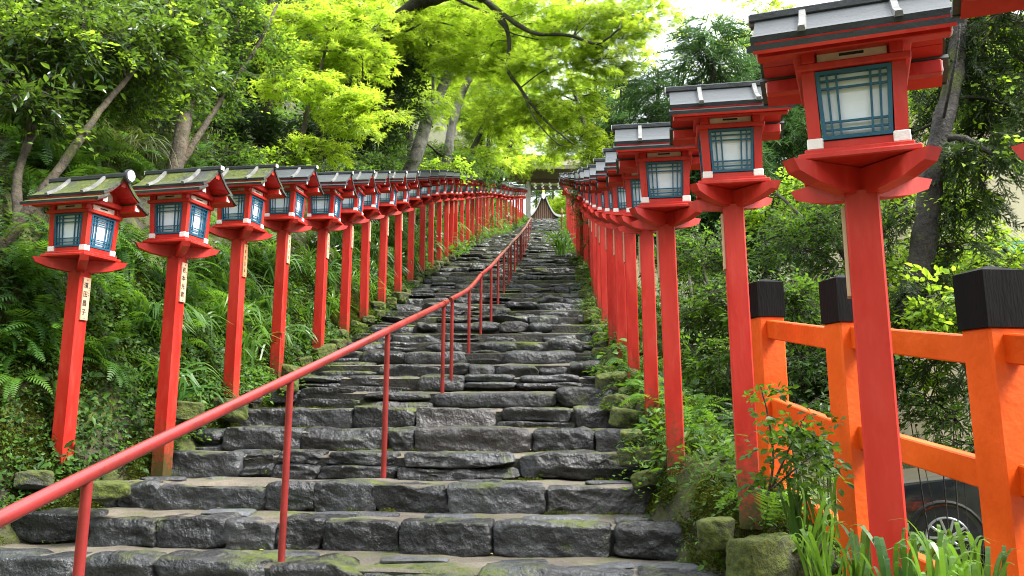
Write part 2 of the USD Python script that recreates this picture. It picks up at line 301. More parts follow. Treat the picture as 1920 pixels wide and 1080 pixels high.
def ground(x, y, rough=True):
    x, y = np.asarray(x, float), np.asarray(y, float)
    s, m, xl, xr = S(y), Mnd(y), XL(y), XR(y)
    u, d = x - xr, xl - x
    floor = -1.7 + .165 * np.clip(y - 12, 0, 42) + .45 * np.clip(x - 17, 0, 60) + .1 * np.clip(y - 72, 0, 200)
    right = np.maximum(m - 1.15 * np.clip(u - .42, 0, None), np.minimum(floor, np.maximum(m, floor - 3)))
    right = np.where(u < .1, s - .35 + (m - s + .35) * np.clip((u + .15) / .25, 0, 1), right)
    far = np.interp(x, [-12, 2], [.55, .22]) * np.clip(y - 68, 0, 200)
    steep = np.interp(y, [0, 4, 8, 14, 30], [1.5, 1.6, 1.25, 1.1, .95])
    left = s + .06 + steep * np.clip(d - .12, 0, 1.25) + .72 * np.clip(d - 1.37, 0, 11) + .5 * np.clip(d - 12.4, 0, 60)
    left = np.where(d < .1, s - .35 + .41 * np.clip((d + .15) / .25, 0, 1), left)
    z = np.where(x > xr - .15, right, np.where(x < xl + .15, left, s - .35)) + far
    z = z + .95 * np.clip(-y - 11, 0, 32)
    if rough:
        p = np.stack([x * .9, y * .9, 0 * x], -1)
        n1 = meshkit.fbm(p, 4, 3) - .5; n2 = meshkit.fbm(p * 4.5, 3, 9) - .5
        z = z + n1 * (.9 * np.clip(d - .3, 0, 1.2) / 1.2 + .25 * np.clip(u - .5, 0, 1) * (z > -1.62)) + n2 * (.2 * np.clip(d, 0, .5) / .5 + .10 * np.clip(u, 0, .3) / .3 * (z > -1.6))
    return z + EYE

def ground_n(x, y):
    e = .08
    n = np.stack([-(ground(x + e, y) - ground(x - e, y)) / (2 * e), -(ground(x, y + e) - ground(x, y - e)) / (2 * e), np.ones_like(x)], -1)
    return n / np.linalg.norm(n, axis=1, keepdims=True)

def hit(u, v, y0=1.8, y1=110):
    """where the sight line of a pixel meets the land"""
    ys = np.linspace(y0, y1, 1500); r = ray(u, v); r = r / r[1]
    p = np.array([0, 0, EYE]) + ys[:, None] * r
    below = np.nonzero(p[:, 2] < ground(p[:, 0], p[:, 1]))[0]
    k = below[0] if len(below) else len(ys) - 1
    return p[k]

def axis_steps(parts): return np.unique(np.concatenate([np.arange(a, b, s) for a, b, s in parts]))
gx = axis_steps([(-70, -16, 2.0), (-16, -7, .5), (-7, 4, .11), (4, 10, .4), (10, 80, 3)])
gy = axis_steps([(-60, -14, 3), (-14, 0, 1.5), (0, 16, .13), (16, 36, .28), (36, 72, .8), (72, 160, 4)])
X, Y = np.meshgrid(gx, gy); Z = ground(X, Y)
ny, nx = X.shape; I = np.arange(ny * nx).reshape(ny, nx)
F = np.stack([I[:-1, :-1], I[:-1, 1:], I[1:, 1:], I[1:, :-1]], -1).reshape(-1, 4)
obj('hillside', (np.stack([X, Y, Z], -1).reshape(-1, 3), F), M['soil'], smooth=True, kind='structure')
road = MB()
for x0, x1, y0, y1 in ((3.9, 17, -6, 9.8),): road.add([[x0, y0, .012], [x1, y0, .012], [x1, y1, .012], [x0, y1, .012]], [[0, 1, 2, 3]])
obj('road', road.out(), M['asphalt'], kind='structure')

# ---------------------------------------------------------------- stone staircase
stairs = tag(UsdGeom.Xform.Define(stage, '/World/stone_staircase').GetPrim(), kind='structure')
RISE = .152
zk = np.arange(-5, 84) * RISE - .80
zk = zk[zk < 11.99]
yk = np.interp(zk, S_Z[1:-1], S_Y[1:-1])
K0 = 5                                                                # index of the row that stands lowest in the picture
def skew(k): return math.tan(math.radians(float(np.interp(k, [-5, 0, 1, 2, 3, 4, 6, 20], [9, 8, 6.5, 5, 4, 3, 1.2, 0]))))
def edge_l(y): return float(XL(y)) + (.10 if y > 5.6 else -.12)
def edge_r(y, k): return float(XR(y)) - (.02 if k > 0 else -.15)
def front(k, x, y): return y - skew(k) * (x + .9) * DEPTH

bed, bed2 = MB(), MB()
for i, (z, y) in enumerate(zip(zk, yk)):
    k = i - K0
    y2 = yk[i + 1] if i + 1 < len(yk) else y + 4.0
    xs = np.linspace(edge_l(y) - .12, edge_r(y, k) + .12, 56 if k < 12 else 24)
    ya = front(k, xs, y) + .075 + .02 * (meshkit.noise(np.c_[xs * 5, 0 * xs + k, 0 * xs]) - .5)
    yb = front(k + 1, xs, y2) + .075
    rows = [np.c_[xs, ya + .012, 0 * xs + z - RISE - .03], np.c_[xs, ya, 0 * xs + z - .03]]
    for t in np.linspace(0.04, 1.02, 8 if k < 12 else 4):
        yy = ya + (yb - ya) * t
        rows.append(np.c_[xs, yy, z - .014 + .018 * (meshkit.fbm(np.c_[xs * 4, yy * 4, 0 * xs + k], 3) - .5) * 2])
    V = np.vstack(rows) + [0, 0, EYE]; n = len(xs); I = np.arange(len(V)).reshape(-1, n)
    Fq = np.stack([I[:-1, :-1], I[:-1, 1:], I[1:, 1:], I[1:, :-1]], -1)
    if k < 9:
        bed2.add(V[:2 * n], Fq[0].reshape(-1, 4)); bed.add(V[n:], (Fq[1:] - n).reshape(-1, 4))
    else: bed2.add(V, Fq.reshape(-1, 4))
obj('tread', bed.out(), M['tread'], stairs, smooth=True); obj('joint_bed', bed2.out(), M['riser'], stairs, smooth=True)

CUBE = {}
def cube(n):
    if n not in CUBE:
        m = trimesh.creation.box([2, 2, 2])
        for _ in range(n): m = m.subdivide()
        CUBE[n] = (np.array(m.vertices), np.array(m.faces))
    return CUBE[n]

def stone(w, d, h, n, seed, rounding=.55, chip=.2, rough=.022, cuts=9):
    """a split field stone: a rounded block with broken faces"""
    r = np.random.default_rng(seed); p, f = cube(n); p = p.copy()
    l = (np.abs(p) ** 5).sum(1) ** .2
    p = p / (1 + (l - 1) * rounding)[:, None]
    p[:, 0] += .10 * p[:, 2] * r.normal() * h / w
    for _ in range(cuts):
        a = r.normal(size=3) * [.55, 1, .9]; a[1] = -abs(a[1]) if r.random() < .7 else a[1]; a /= np.linalg.norm(a)
        lim = np.abs(a).sum() * r.uniform(1 - chip * 1.6, 1 - chip * .25)
        over = np.clip(p @ a - lim, 0, None); p -= over[:, None] * a
    q = p * np.array([w, d, h]) / 2
    nrm = p / np.linalg.norm(p, axis=1, keepdims=True); o = r.uniform(0, 90, 3)
    a = meshkit.fbm(q * 5 + o, 3, 1) - .5; b = np.abs(meshkit.fbm(q * 13 + o, 3, 5) - .5)
    q = q + nrm * (a * rough * 2.2 - b * rough * 1.6)[:, None]
    return q, f

px_rows = {0: [(-170, 145), (155, 297), (301, 520), (526, 690), (700, 905), (915, 1168), (1182, 1350), (1357, 1530)],
           1: [(-140, 165), (176, 300), (303, 438), (441, 530), (536, 620), (623, 760), (766, 925), (932, 1130), (1142, 1312)],
           2: [(95, 220), (226, 306), (310, 510), (515, 600), (603, 710), (715, 845), (850, 1017), (1026, 1292)],
           3: [(205, 296), (300, 455), (458, 520), (523, 605), (608, 750), (755, 968), (974, 1186)],
           4: [(330, 426), (430, 566), (570, 735), (738, 780), (783, 992), (1002, 1108), (1112, 1214)],
           5: [(350, 430), (432, 540), (545, 665), (668, 780), (785, 930), (933, 1075), (1080, 1185)],
           6: [(400, 475), (480, 560), (562, 675), (680, 808), (815, 1042), (1045, 1185)]}
parts, late, rs = 0, MB(), np.random.default_rng(21)
for i, (z, y) in enumerate(zip(zk, yk)):
    k = i - K0
    if k < -1: continue
    if k in px_rows: spans = [tuple(((a - 960) / FPX * y) for a in s) for s in px_rows[k]]
    else:
        a, b, spans = edge_l(y), edge_r(y, k), []
        while a < b - .12:
            w = min(rs.choice([.3, .42, .55, .75], p=[.25, .35, .27, .13]) * rs.uniform(.85, 1.2), b - a)
            if b - a - w < .15: w = b - a
            spans.append((a, a + w - rs.uniform(.008, .03))); a += w
    for j, (a, b) in enumerate(spans):
        w, seed = b - a, 1000 * (k + 9) + j
        n = 4 if k <= 4 else 3 if k <= 16 else 2
        step = (yk[i + 1] if i + 1 < len(yk) else y + .5) - y
        d = rs.uniform(.17, .30) if k < 4 else rs.uniform(.24, .40) if k < 9 else step * rs.uniform(.75, 1.1)
        h = RISE + (rs.uniform(.02, .05) if k < 6 else rs.uniform(-.035, .06))
        long_log = (k == 6 and j == 4)
        q, f = stone(w + .035, d, h + .01, n, seed, rounding=.85 if long_log else rs.uniform(.25, .7) if k < 6 else rs.uniform(.55, 1.05), chip=.05 if long_log else rs.uniform(.10, .24) if k < 6 else rs.uniform(.12, .3), rough=.006 if long_log else .032, cuts=2 if long_log else 14)
        jit = .02 if k < 6 else .07
        xc = (a + b) / 2; yaw = rs.normal(0, .03 if k < 6 else .09) - math.atan(skew(k)); c, s_ = math.cos(yaw), math.sin(yaw)
        top = z + rs.uniform(-.016, .018) if k < 6 else z + rs.uniform(-.045, .035)
        q = q @ np.array([[c, s_, 0], [-s_, c, 0], [0, 0, 1]]) + [xc, front(k, xc, y) + d / 2 + rs.uniform(-jit, jit), top - h / 2 + EYE]
        if k >= 3 and not long_log and rs.random() < .3:                  # two thin courses instead of one block
            t1 = rs.uniform(.42, .6); cz = top + EYE
            lo_q, hi_q = q.copy(), q.copy()
            hi_q[:, 2] = cz - (cz - q[:, 2]) * t1; lo_q[:, 2] = cz - h * t1 + .004 - (cz - q[:, 2]) * (1.04 - t1)
            hi_q[:, 0] = xc + (q[:, 0] - xc) * rs.uniform(.86, .98) + rs.normal(0, .015); hi_q[:, 1] += rs.uniform(.0, .06)
            pieces = [hi_q, lo_q]
        else: pieces = [q]
        for q in pieces:
            if parts < 300: obj('stone', (q, f), M['stone'], stairs, smooth=38); parts += 1
            else: late.add(q, f)
obj('far_stones', late.out(), M['stone'], stairs, smooth=38, kind='stuff')
# flat slabs let into the treads
slabs = [(440, 938, .30, .20), (1125, 1030, .26, .12), (1215, 1000, .34, .11), (790, 1010, .36, .10), (980, 1008, .26, .08), (1260, 1025, .16, .09), (310, 893, .3, .1), (420, 880, .2, .08), (1030, 955, .34, .1), (1170, 955, .22, .09), (720, 953, .26, .08), (905, 900, .3, .07),
         (560, 1000, .32, .1), (60, 962, .3, .1), (1080, 975, .2, .1), (850, 955, .3, .08), (640, 935, .28, .09), (1130, 900, .3, .1), (480, 835, .3, .08), (880, 838, .3, .08), (1080, 838, .3, .08), (700, 840, .25, .08)]
for s, (u, v, w, d) in enumerate(slabs):
    kk = min(range(K0 - 1, K0 + 6), key=lambda i: abs(v - (755 - FPX * (zk[i]) / (yk[i] + .2))))
    y = float(yk[kk] + .3); x = (u - 960) / FPX * y; z = zk[kk]
    q, f = stone(w, d * 1.2, .05, 3, 50 + s, .8, .35, .008, 7)
    obj('paving_slab', (q + [x, front(kk - K0, x, y) + .02, z - .017 + EYE], f), M['slab'], stairs, smooth=45)

# ---------------------------------------------------------------- lanterns
GLYPHS = [[[[-11,-26,1,-21,-6,-20,-6,-3,-11,-2,-13,2,6,6,7,13,1,14,1,11,-7,5,-10,5,-11,8,-2,12,-4,14,-4,17,20,17,20,14,11,14,11,9,21,13,25,12,25,10,12,3,24,2,24,-20,18,-21,29,-26,28,-30,13,-24,12,-20,6,-20,6,-24,-8,-30,-11,-30],[-2,-16,18,-17,20,-15,-1,-14],[-2,-10,19,-11,20,-8,-1,-7],[-2,-3,19,-4,20,-2,-1,-1]],[[-11,24,5,24,5,29,9,30,12,24,28,24,28,15,23,15,22,20,-5,20,-6,15,-11,15]],[[-28,-26,-18,-6,-16,-5,-13,-7,-23,-28]],[[-16,18,-26,25,-24,29,-13,23,-13,20]],[[-18,1,-29,7,-28,11,-25,11,-16,5]]],[[[-26,28,26,28,26,-28,21,-28,20,-24,-20,-24,-21,-28,-26,-28],[2,-18,21,-18,21,-1,2,-1],[2,5,21,5,21,22,2,22],[-21,-18,-3,-18,-3,-1,-21,-1],[-21,5,-3,5,-3,22,-21,22]]],[[[-25,1,25,1,25,-29,18,-29,18,-26,-19,-26,-19,-29,-25,-29],[-19,-15,-19,-21,18,-21,18,-15],[-19,-4,-19,-10,18,-10,18,-4]],[[-20,29,19,29,19,5,-20,5],[-14,10,13,10,13,15,-14,15],[-14,20,13,20,13,24,-14,24]]],[[[-13,-28,-15,-23,-2,-21,-2,-3,-29,-2,-29,3,-3,3,-2,13,12,22,-22,23,-22,28,21,28,23,24,3,10,3,4,29,3,29,-2,4,-2,2,-26,-2,-28]]],[[[-16,-15,-25,-21,-29,-20,-30,-17,-24,-14,-13,-1,-13,1,-28,1,-28,6,30,6,29,1,-5,1,-9,-6,25,-7,25,-30,19,-30,19,-27,-10,-27,-10,-30,-16,-30],[-10,-22,19,-23,19,-12,-10,-11]],[[-24,27,-18,27,-18,17,-3,17,-2,19,-2,30,3,30,4,17,19,17,19,27,25,27,25,13,-24,13]]],[[[-29,-17,-29,-15,-18,-6,-9,10,-28,11,-28,16,-4,16,-3,29,2,30,3,16,28,16,28,11,9,10,18,-6,29,-15,27,-19,23,-18,18,-13,17,-18,3,-18,2,-30,-3,-30,-4,-18,-17,-18,-19,-14,-25,-19],[16,-13,8,0,3,11,2,-12],[-17,-12,-3,-12,-4,9,-10,-3]]],[[[-27,-30,-29,-25,-22,-22,-15,-16,-12,-7,-13,0,-28,0,-28,5,-4,5,-3,30,2,30,2,5,29,5,28,0,10,-1,10,-23,22,-25,25,-21,25,-15,27,-15,29,-16,29,-24,26,-29,12,-30,6,-27,5,0,-6,0,-11,-19,-21,-28]],[[11,10,18,26,24,26,16,10]],[[-16,9,-23,24,-22,26,-18,26,-11,10]]],[[[-15,-11,-26,-19,-29,-17,-29,-13,-24,-11,-14,0,-23,1,-23,6,-12,6,-9,10,-10,13,-29,13,-29,18,-8,18,-6,19,-7,24,-22,24,-22,29,22,29,22,18,29,18,29,14,22,13,22,1,-7,1,-11,-5,23,-5,23,-29,18,-29,17,-26,-9,-26,-10,-29,-15,-29],[-10,-21,17,-21,18,-10,-9,-10],[-2,13,-4,6,17,6,16,13],[-1,18,16,18,17,24,1,24]]]]
def glyph_mesh(i, size, depth=.0015):
    from shapely.geometry import Polygon
    s = size / 64; out = []
    for rings in GLYPHS[i]:
        R_ = [np.array(r, float).reshape(-1, 2) * s for r in rings]
        pg = Polygon(R_[0], R_[1:]).buffer(0)
        out += [trimesh.creation.extrude_polygon(g, depth, engine='earcut') for g in getattr(pg, 'geoms', [pg]) if g.area > 0]
    return trimesh.util.concatenate(out)

def ink_column(mb, chars, cy, z0, step, size):
    for j, ch in enumerate(chars):
        g = glyph_mesh(ch, size); v = g.vertices
        mb.add(np.c_[v[:, 2], cy + v[:, 0], z0 - j * step + v[:, 1]], g.faces)

def build_lantern(cls, roof='roof', disc=False, text=None, plaque='plaque'):
    P = proto(cls); n4 = [(1, 0, 0, 1), (0, 1, -1, 0), (-1, 0, 0, -1), (0, -1, 1, 0)]   # four quarter turns
    def turn(v, k): a, b, c, d = n4[k]; v = np.asarray(v, float); return np.c_[a * v[:, 0] + b * v[:, 1], c * v[:, 0] + d * v[:, 1], v[:, 2]]
    obj('post', MB().box((0, 0, .545), (.102, .102, 1.59), .006).out(), M['red'], P)
    # support arms along both diagonals, boat shaped
    prof = [(0, 1.322), (.09, 1.328), (.19, 1.346), (.268, 1.374), (.289, 1.41), (0, 1.41)]
    for k, z in ((0, 0), (1, -.003)):
        a = math.radians(45 + 90 * k); pts = []
        for r, h in prof:
            for sg in (-1, 1):
                for w in (-.026, .026): pts.append((sg * r * math.cos(a) - w * math.sin(a), sg * r * math.sin(a) + w * math.cos(a), h + z))
        obj('support_arm', MB().hull(pts).out(), M['red'], P)
    obj('tray', MB().box((0, 0, 1.422), (.350, .350, .020), .004).box((0, 0, 1.440), (.312, .312, .018), .003).out(), M['red'], P)
    obj('bottom_rail', MB().box((0, 0, 1.464), (.272, .272, .030), .003).out(), M['red'], P)
    for k in range(4):
        pts = [(s * x, t, z) for s, t, z in ((1, -.120, 1.452), (1, -.158, 1.452)) for x in (.120, .158)] + [(x, t, 1.706) for x in (.128, .168) for t in (-.128, -.168)]
        pts = np.array(pts) - [.016, -.016, 0]
        cp = obj('corner_post', MB().hull(turn(pts, k)).out(), M['red'], P)
        foot = MB().box((0, 0, 0), (.048, .048, .036), .003); v, f = foot.out()
        obj('white_foot', (turn(v + [.1235, -.1235, 1.468], k), f), M['white'], cp)
    # windows: tapered frame, lattice and paper
    def panel(mb, s0, s1, t0, t1, d0, d1, k):
        pts = []
        for s in (s0, s1):
            for t in (t0, t1):
                for d in (d0, d1): pts.append((s * (.100 + .011 * t), -(.128 + .014 * t) - d, 1.480 + .222 * t))
        mb.hull(turn(pts, k))
    for k in range(4):
        m = MB(); e = .09
        for a in ((-1, -1 + e * 1.3, 0, 1), (1 - e * 1.3, 1, 0, 1), (-1 + e * 1.3, 1 - e * 1.3, 0, e * .6), (-1 + e * 1.3, 1 - e * 1.3, 1 - e * .6, 1)): panel(m, *a, -.004, .012, k)
        w = obj('window', m.out(), M['teal'], P)
        m = MB()
        for c in (-.70, -.45, .45, .70): panel(m, c - .032, c + .032, .05, .95, 0, .007, k)
        for c in (.14, .255, .745, .86): panel(m, -.9, .9, c - .0155, c + .0155, .0005, .0064, k)
        obj('lattice', m.out(), M['teal'], w)
        m = MB(); panel(m, -.95, .95, .03, .97, -.012, -.006, k); obj('paper_pane', m.out(), M['paper'], w)
    obj('top_beam', MB().box((0, 0, 1.7175), (.335, .335, .024), .004).out(), M['red'], P)
    obj('frieze', MB().box((0, 0, 1.757), (.275, .275, .055)).out(), M['red'], P)
    for k in range(4):
        v, f = MB().box((0, -.141, 1.751), (.205, .010, .036), .002).out(); pn = obj('cream_panel', (turn(v, k), f), M['cream'], P)
        v, f = MB().box((0, -.1465, 1.753), (.072, .004, .009), .001).out(); obj('slot', (turn(v, k), f), M['dark'], pn)
    for sx in (-1, 1):
        for sy in (-1, 1):
            st = obj('bracket', MB().box((sx * .128, sy * .148, 1.765), (.040, .040, .072), .003).out(), M['red'], P)
    for sy in (-1, 1):
        pl = obj('purlin', MB().box((0, sy * .160, 1.785), (.56, .046, .046), .003).out(), M['red'], P)
        for sx in (-1, 1): obj('white_tip', MB().box((sx * .2815, sy * .160, 1.785), (.004, .038, .038), .001).out(), M['white'], pl)
    obj('ridge_beam', MB().box((0, 0, 1.925), (.57, .040, .05), .003).out(), M['red'], P)
    for sx in (-1, 1):
        tri = [(sx * .150 + e, y, z) for e in (-.008, .008) for y, z in ((-.178, 1.785), (.178, 1.785), (.03, 1.935), (-.03, 1.935))]
        gb = obj('gable_board', MB().hull(tri).out(), M['red'], P)
        cp = [(sx * (.160 + e), y, z) for e in (0, .004) for y, z in ((-.05, 1.812), (.05, 1.812), (.05, 1.85), (0, 1.89), (-.05, 1.85))]
        obj('cream_panel', MB().hull(cp).out(), M['cream'], gb)
        obj('gable_beam', MB().box((sx * .163, 0, 1.793), (.026, .27, .030), .002).out(), M['red'], P)
    # roof: on each side an upper board, an eave board below it, red soffits, two battens
    def strip(line, th, L, sy, inset=0.0):
        """board of constant thickness along a profile line (y, z)"""
        m = MB()
        for (y0, z0), (y1, z1) in zip(line[:-1], line[1:]):
            n = np.array([-(z1 - z0), y1 - y0]); n = n / np.linalg.norm(n)
            pts = [(x, sy * (y + n[0] * t), z + n[1] * t) for x in (-L / 2, L / 2) for y, z in ((y0, z0), (y1, z1)) for t in (0, -th)]
            m.hull(pts)
        return m
    up = [(.004, 1.982), (.055, 1.930), (.115, 1.878), (.196, 1.831)]
    low = [(.150, 1.826), (.205, 1.798), (.252, 1.776)]
    for sy in (-1, 1):
        rb = obj('roof_board', strip(up, .020, .592, sy).out(), M[roof], P)
        obj('roof_edge', MB().add(*strip([(.1965, 1.8335), (.201, 1.8315)], .027, .596, sy).out()).out(), M['roof_edge'], rb)
        so = [(y, z - .021) for y, z in up]; obj('soffit', strip(so, .012, .572, sy).out(), M['red'], P)
        eb = obj('eave_board', strip(low, .016, .606, sy).out(), M['roof_moss'] if roof == 'roof_moss' else M['roof'], P)
        obj('roof_edge', strip([(.2523, 1.7785), (.257, 1.777)], .022, .611, sy).out(), M['roof_edge'], eb)
        obj('soffit', strip([(y, z - .0165) for y, z in low], .011, .572, sy).out(), M['red'], P)
        for sx in (-.14, .14):
            m = MB()
            for (y0, z0), (y1, z1) in zip(up[:-1], up[1:-1] + [(.212, 1.825)]):
                n = np.array([-(z1 - z0), y1 - y0]); n = n / np.linalg.norm(n)
                m.hull([(sx + a, sy * (y + n[0] * t), z + n[1] * t) for y, z in ((y0, z0), (y1, z1)) for a, t in ((-.013, -.002), (.013, -.002), (.010, .016), (-.010, .016), (.010, .016))])
            obj('batten', m.out(), M['batten'], P)
    rc = obj('ridge_cap', MB().box((0, 0, 1.984), (.63, .046, .030), .004).box((0, 0, 1.9635), (.625, .030, .016)).out(), M['roof_edge'], P)
    if disc:
        a = np.linspace(0, 2 * np.pi, 21)[:-1]
        ring = lambda r, x0, x1: [(x, r * math.cos(t), 1.978 + r * math.sin(t)) for t in a for x in (x0, x1)]
        de = obj('round_ridge_end', MB().hull(ring(.048, .316, .335)).out(), M['roof_edge'], P)
        obj('white_disc', MB().hull(ring(.037, .3345, .3395)).out(), M['white'], de)
    else:
        for sx in (-1, 1): obj('white_tip', MB().box((sx * .317, 0, 1.984), (.005, .040, .030), .001).out(), M['white'], rc)
    # nameplate on the side that faces the stairs
    np_ = obj('nameplate', MB().box((.0575, .006, 1.145), (.012, .066, .285), .001).out(), M[plaque], P)
    m = MB(); m0 = .0637
    if text:
        q = MB(); ink_column(q, text, 0, 1.236, .060 if len(text) == 4 else .062, .042 if len(text) == 4 else .044); v, f = q.out(); m.add(v + [m0, -.004, 0], f)
        for j in range(4):                                               # the small side column cannot be read: brush dabs
            for dz, w in ((0, .009), (-.004, .006)): m.box((m0 + .0006, .027, 1.222 - j * .017 + dz), (.0012, w, .002))
    else:
        for j in range(4):
            for dz, w in ((.012, .026), (0, .020), (-.010, .024)): m.box((m0 + .0006, 0, 1.225 - j * .055 + dz), (.0012, w, .003))
            m.box((m0 + .0008, 0, 1.225 - j * .055), (.0012, .0035, .03))
    for z in (1.272, 1.016): m.box((m0 + .001, .006, z), (.002, .006, .006))
    obj('brush_writing', m.out(), M['ink'], np_)
    return P

LP_A = build_lantern('lantern_mossy_disc', 'roof_moss', True, [0, 1, 2, 3])
LP_B = build_lantern('lantern_mossy', 'roof_moss', False, [4, 5, 6, 7])
M['plaque_old'] = paint('old_nameplate_wood', (0.40, 0.20, 0.09), 0.6, 0.25, 5, 0.1, stretch=(4, 4, .6))
LP_D = build_lantern('lantern_mossy_old', 'roof_moss', plaque='plaque_old')
LP_C = build_lantern('lantern_plain', 'roof')
ORD = 'nearest second third fourth fifth sixth seventh eighth ninth tenth eleventh twelfth thirteenth fourteenth fifteenth sixteenth seventeenth eighteenth nineteenth twentieth'.split()
TENS = ['', 'twenty-']
def ordinal(i):
    return ORD[i] if i < 20 else ('twenty-' + ['first', 'second', 'third', 'fourth', 'fifth', 'sixth', 'seventh', 'eighth', 'ninth'][i - 20] if i % 30 < 29 and i < 29 else 'thirtieth' if i == 29 else 'thirty-' + ['first', 'second', 'third', 'fourth', 'fifth'][i - 30])
left_row = [(y * DEPTH, x, z) for y, x, z in [(4.57, -2.92, -.46), (4.90, -2.43, -.29), (5.88, -2.38, .07), (6.71, -2.29, .36), (7.51, -2.12, .58), (8.40, -2.06, .90), (9.16, -1.99, 1.16), (9.96, -1.91, 1.44), (10.82, -1.82, 1.73), (11.95, -1.80, 2.13),
            (12.89, -1.72, 2.46), (13.75, -1.66, 2.76), (14.60, -1.59, 3.04), (15.25, -1.50, 3.25), (15.95, -1.46, 3.46), (16.75, -1.42, 3.70), (17.85, -1.35, 4.07), (18.70, -1.25, 4.33), (19.70, -1.17, 4.64), (20.8, -1.09, 5.00),
            (21.8, -1.04, 5.30), (22.9, -.97, 5.66), (23.9, -.87, 5.95), (24.7, -.72, 6.17), (25.5, -.56, 6.40), (26.5, -.42, 6.66), (28.2, -.25, 7.16), (29.6, -.07, 7.57), (31.0, .06, 8.0), (32.6, .20, 8.5), (34.2, .33, 9.0), (36, .47, 9.55), (38.2, .62, 10.2)]]
notes = {0: 'mossy roof and a round white ridge end', 1: 'mossy grey roof beside the first one', 2: 'mossy roof behind the leading pair'}
for i, (y, x, z) in enumerate(left_row):
    th = float(np.interp(y / DEPTH, [4.5, 5.9, 6.7, 7.5, 10, 14], [14, 10, 8, 6, 3, 0])) + rng.normal(0, .7)
    lab = 'red post lantern, %s in the row left of the stairs' % ordinal(i)
    if i in notes: lab = 'red lantern with %s, %s of the left row' % (notes[i], ordinal(i))
    copy_of(LP_A if i == 0 else LP_B if i == 1 else LP_D if i == 2 else LP_C, 'lantern', lab, 'lantern', (x, y, z + EYE), -th, 'red lanterns left of the stairs', rot=(rng.normal(0, .4), rng.normal(0, .4), -th))
right_row = [(y * DEPTH, x, z) for y, x, z in [(1.25, 1.235, -.85), (2.10, 1.10, -.68), (3.42, 1.14, -.34), (4.13, .96, -.26), (5.13, 1.03, -.04), (6.19, 1.09, .26), (7.05, 1.13, .51), (7.74, 1.14, .72), (8.75, 1.20, 1.04), (9.60, 1.25, 1.32), (10.5, 1.31, 1.62),
             (11.68, 1.41, 2.01), (12.97, 1.52, 2.45), (14.1, 1.56, 2.83), (15.2, 1.58, 3.2), (16.2, 1.60, 3.55), (17.1, 1.64, 3.83), (18.3, 1.70, 4.23), (19.5, 1.77, 4.65), (20.6, 1.83, 5.03), (21.7, 1.89, 5.42), (23.2, 1.98, 5.85), (24.8, 2.08, 6.3)]]
for i, (y, x, z) in enumerate(right_row):
    th = float(np.interp(y / DEPTH, [1.2, 2.1, 3.07, 4.1, 6, 10], [24, 22, 12, 9.5, 6, 2])) + rng.normal(0, .5)
    lab = 'red post lantern, %s in the row right of the stairs' % ordinal(i)
    if i == 0: lab = 'red lantern mostly cut off by the right edge of the photo'
    if i == 1: lab = 'largest lantern, before the orange fence'
    copy_of(LP_C, 'lantern', lab, 'lantern', (x, y, z + EYE), 180 - th, 'red lanterns right of the stairs', rot=(rng.normal(0, .35), rng.normal(0, .35), 180 - th), scale=(1, 1, 1))

# ---------------------------------------------------------------- handrail
def solve_y(v):
    r = ray(960, v); t = r[2] / r[1]; ys = np.linspace(1, 54, 8000); return float(ys[np.argmin(np.abs(t * ys - S(ys)))])
rail_px = [(165, 891, None), (545, 708, 1020), (727, 620, 838), (832, 569, 728), (848, 560, 705), (880, 541, 653), (902, 515, 615), (921, 499, 597), (934, 484, 560), (945, 472, 541), (953.6, 463, 523), (958, 456, 517), (965, 449, 503), (970, 444, 492), (975.5, 438, 486), (978.5, 434, 481), (982.5, 429, 474), (986.5, 424, 465), (991, 416, 450), (996, 408, 432)]
hr = thing('handrail', 'long reddish-brown metal pipe handrail climbing the middle of the stone stairs', 'handrail')
tops = []
for u, vt, vb in rail_px:
    Yp = 2.42 * DEPTH if vb is None else 3.72 * DEPTH if vb == 1020 else 4.72 * DEPTH if vb == 838 else solve_y(vb)
    p = atw(u, vt, Yp); b = np.array([p[0], p[1], float(S(Yp)) + EYE - .10]); tops.append(p)
    obj('rail_post', MB().tube([b, p - [0, 0, .015]], .0185, 10).out(), M['rail'], hr, smooth=40)
d0 = unit(tops[1] - tops[0])
start = tops[0] - d0 * 1.3 + [0, 0, -.02]
def pipe(pts, r=.0252):
    return MB().tube(smooth_path(pts, 5), r, 14).out()
groups = [[start] + tops[0:4] + [tops[3] + unit(tops[3] - tops[2]) * .12], [tops[4] - unit(tops[4] - tops[3]) * .12] + tops[4:7], tops[6:11], tops[10:]]
for g in groups: obj('rail', pipe(g), M['rail'], hr, smooth=50)
for p in (tops[3], tops[6], tops[10]): obj('joint_collar', MB().tube([p - [0.005, .03, .008], p + [.005, .03, .008]], .033, 12).out(), M['rail'], hr, smooth=40)
h2 = thing('handrail', 'short red handrail high up on the right side of the stairs', 'handrail')
pp = [np.array([float(XR(y)) - .2, y, float(S(y)) + EYE]) for y in (31, 36, 41, 46)]
for p in pp: obj('rail_post', MB().tube([p - [0, 0, .1], p + [0, 0, .8]], .02, 8).out(), M['rail'], h2, smooth=40)
obj('rail', MB().tube([p + [0, 0, .8] for p in pp], .027, 8).out(), M['rail'], h2, smooth=40)

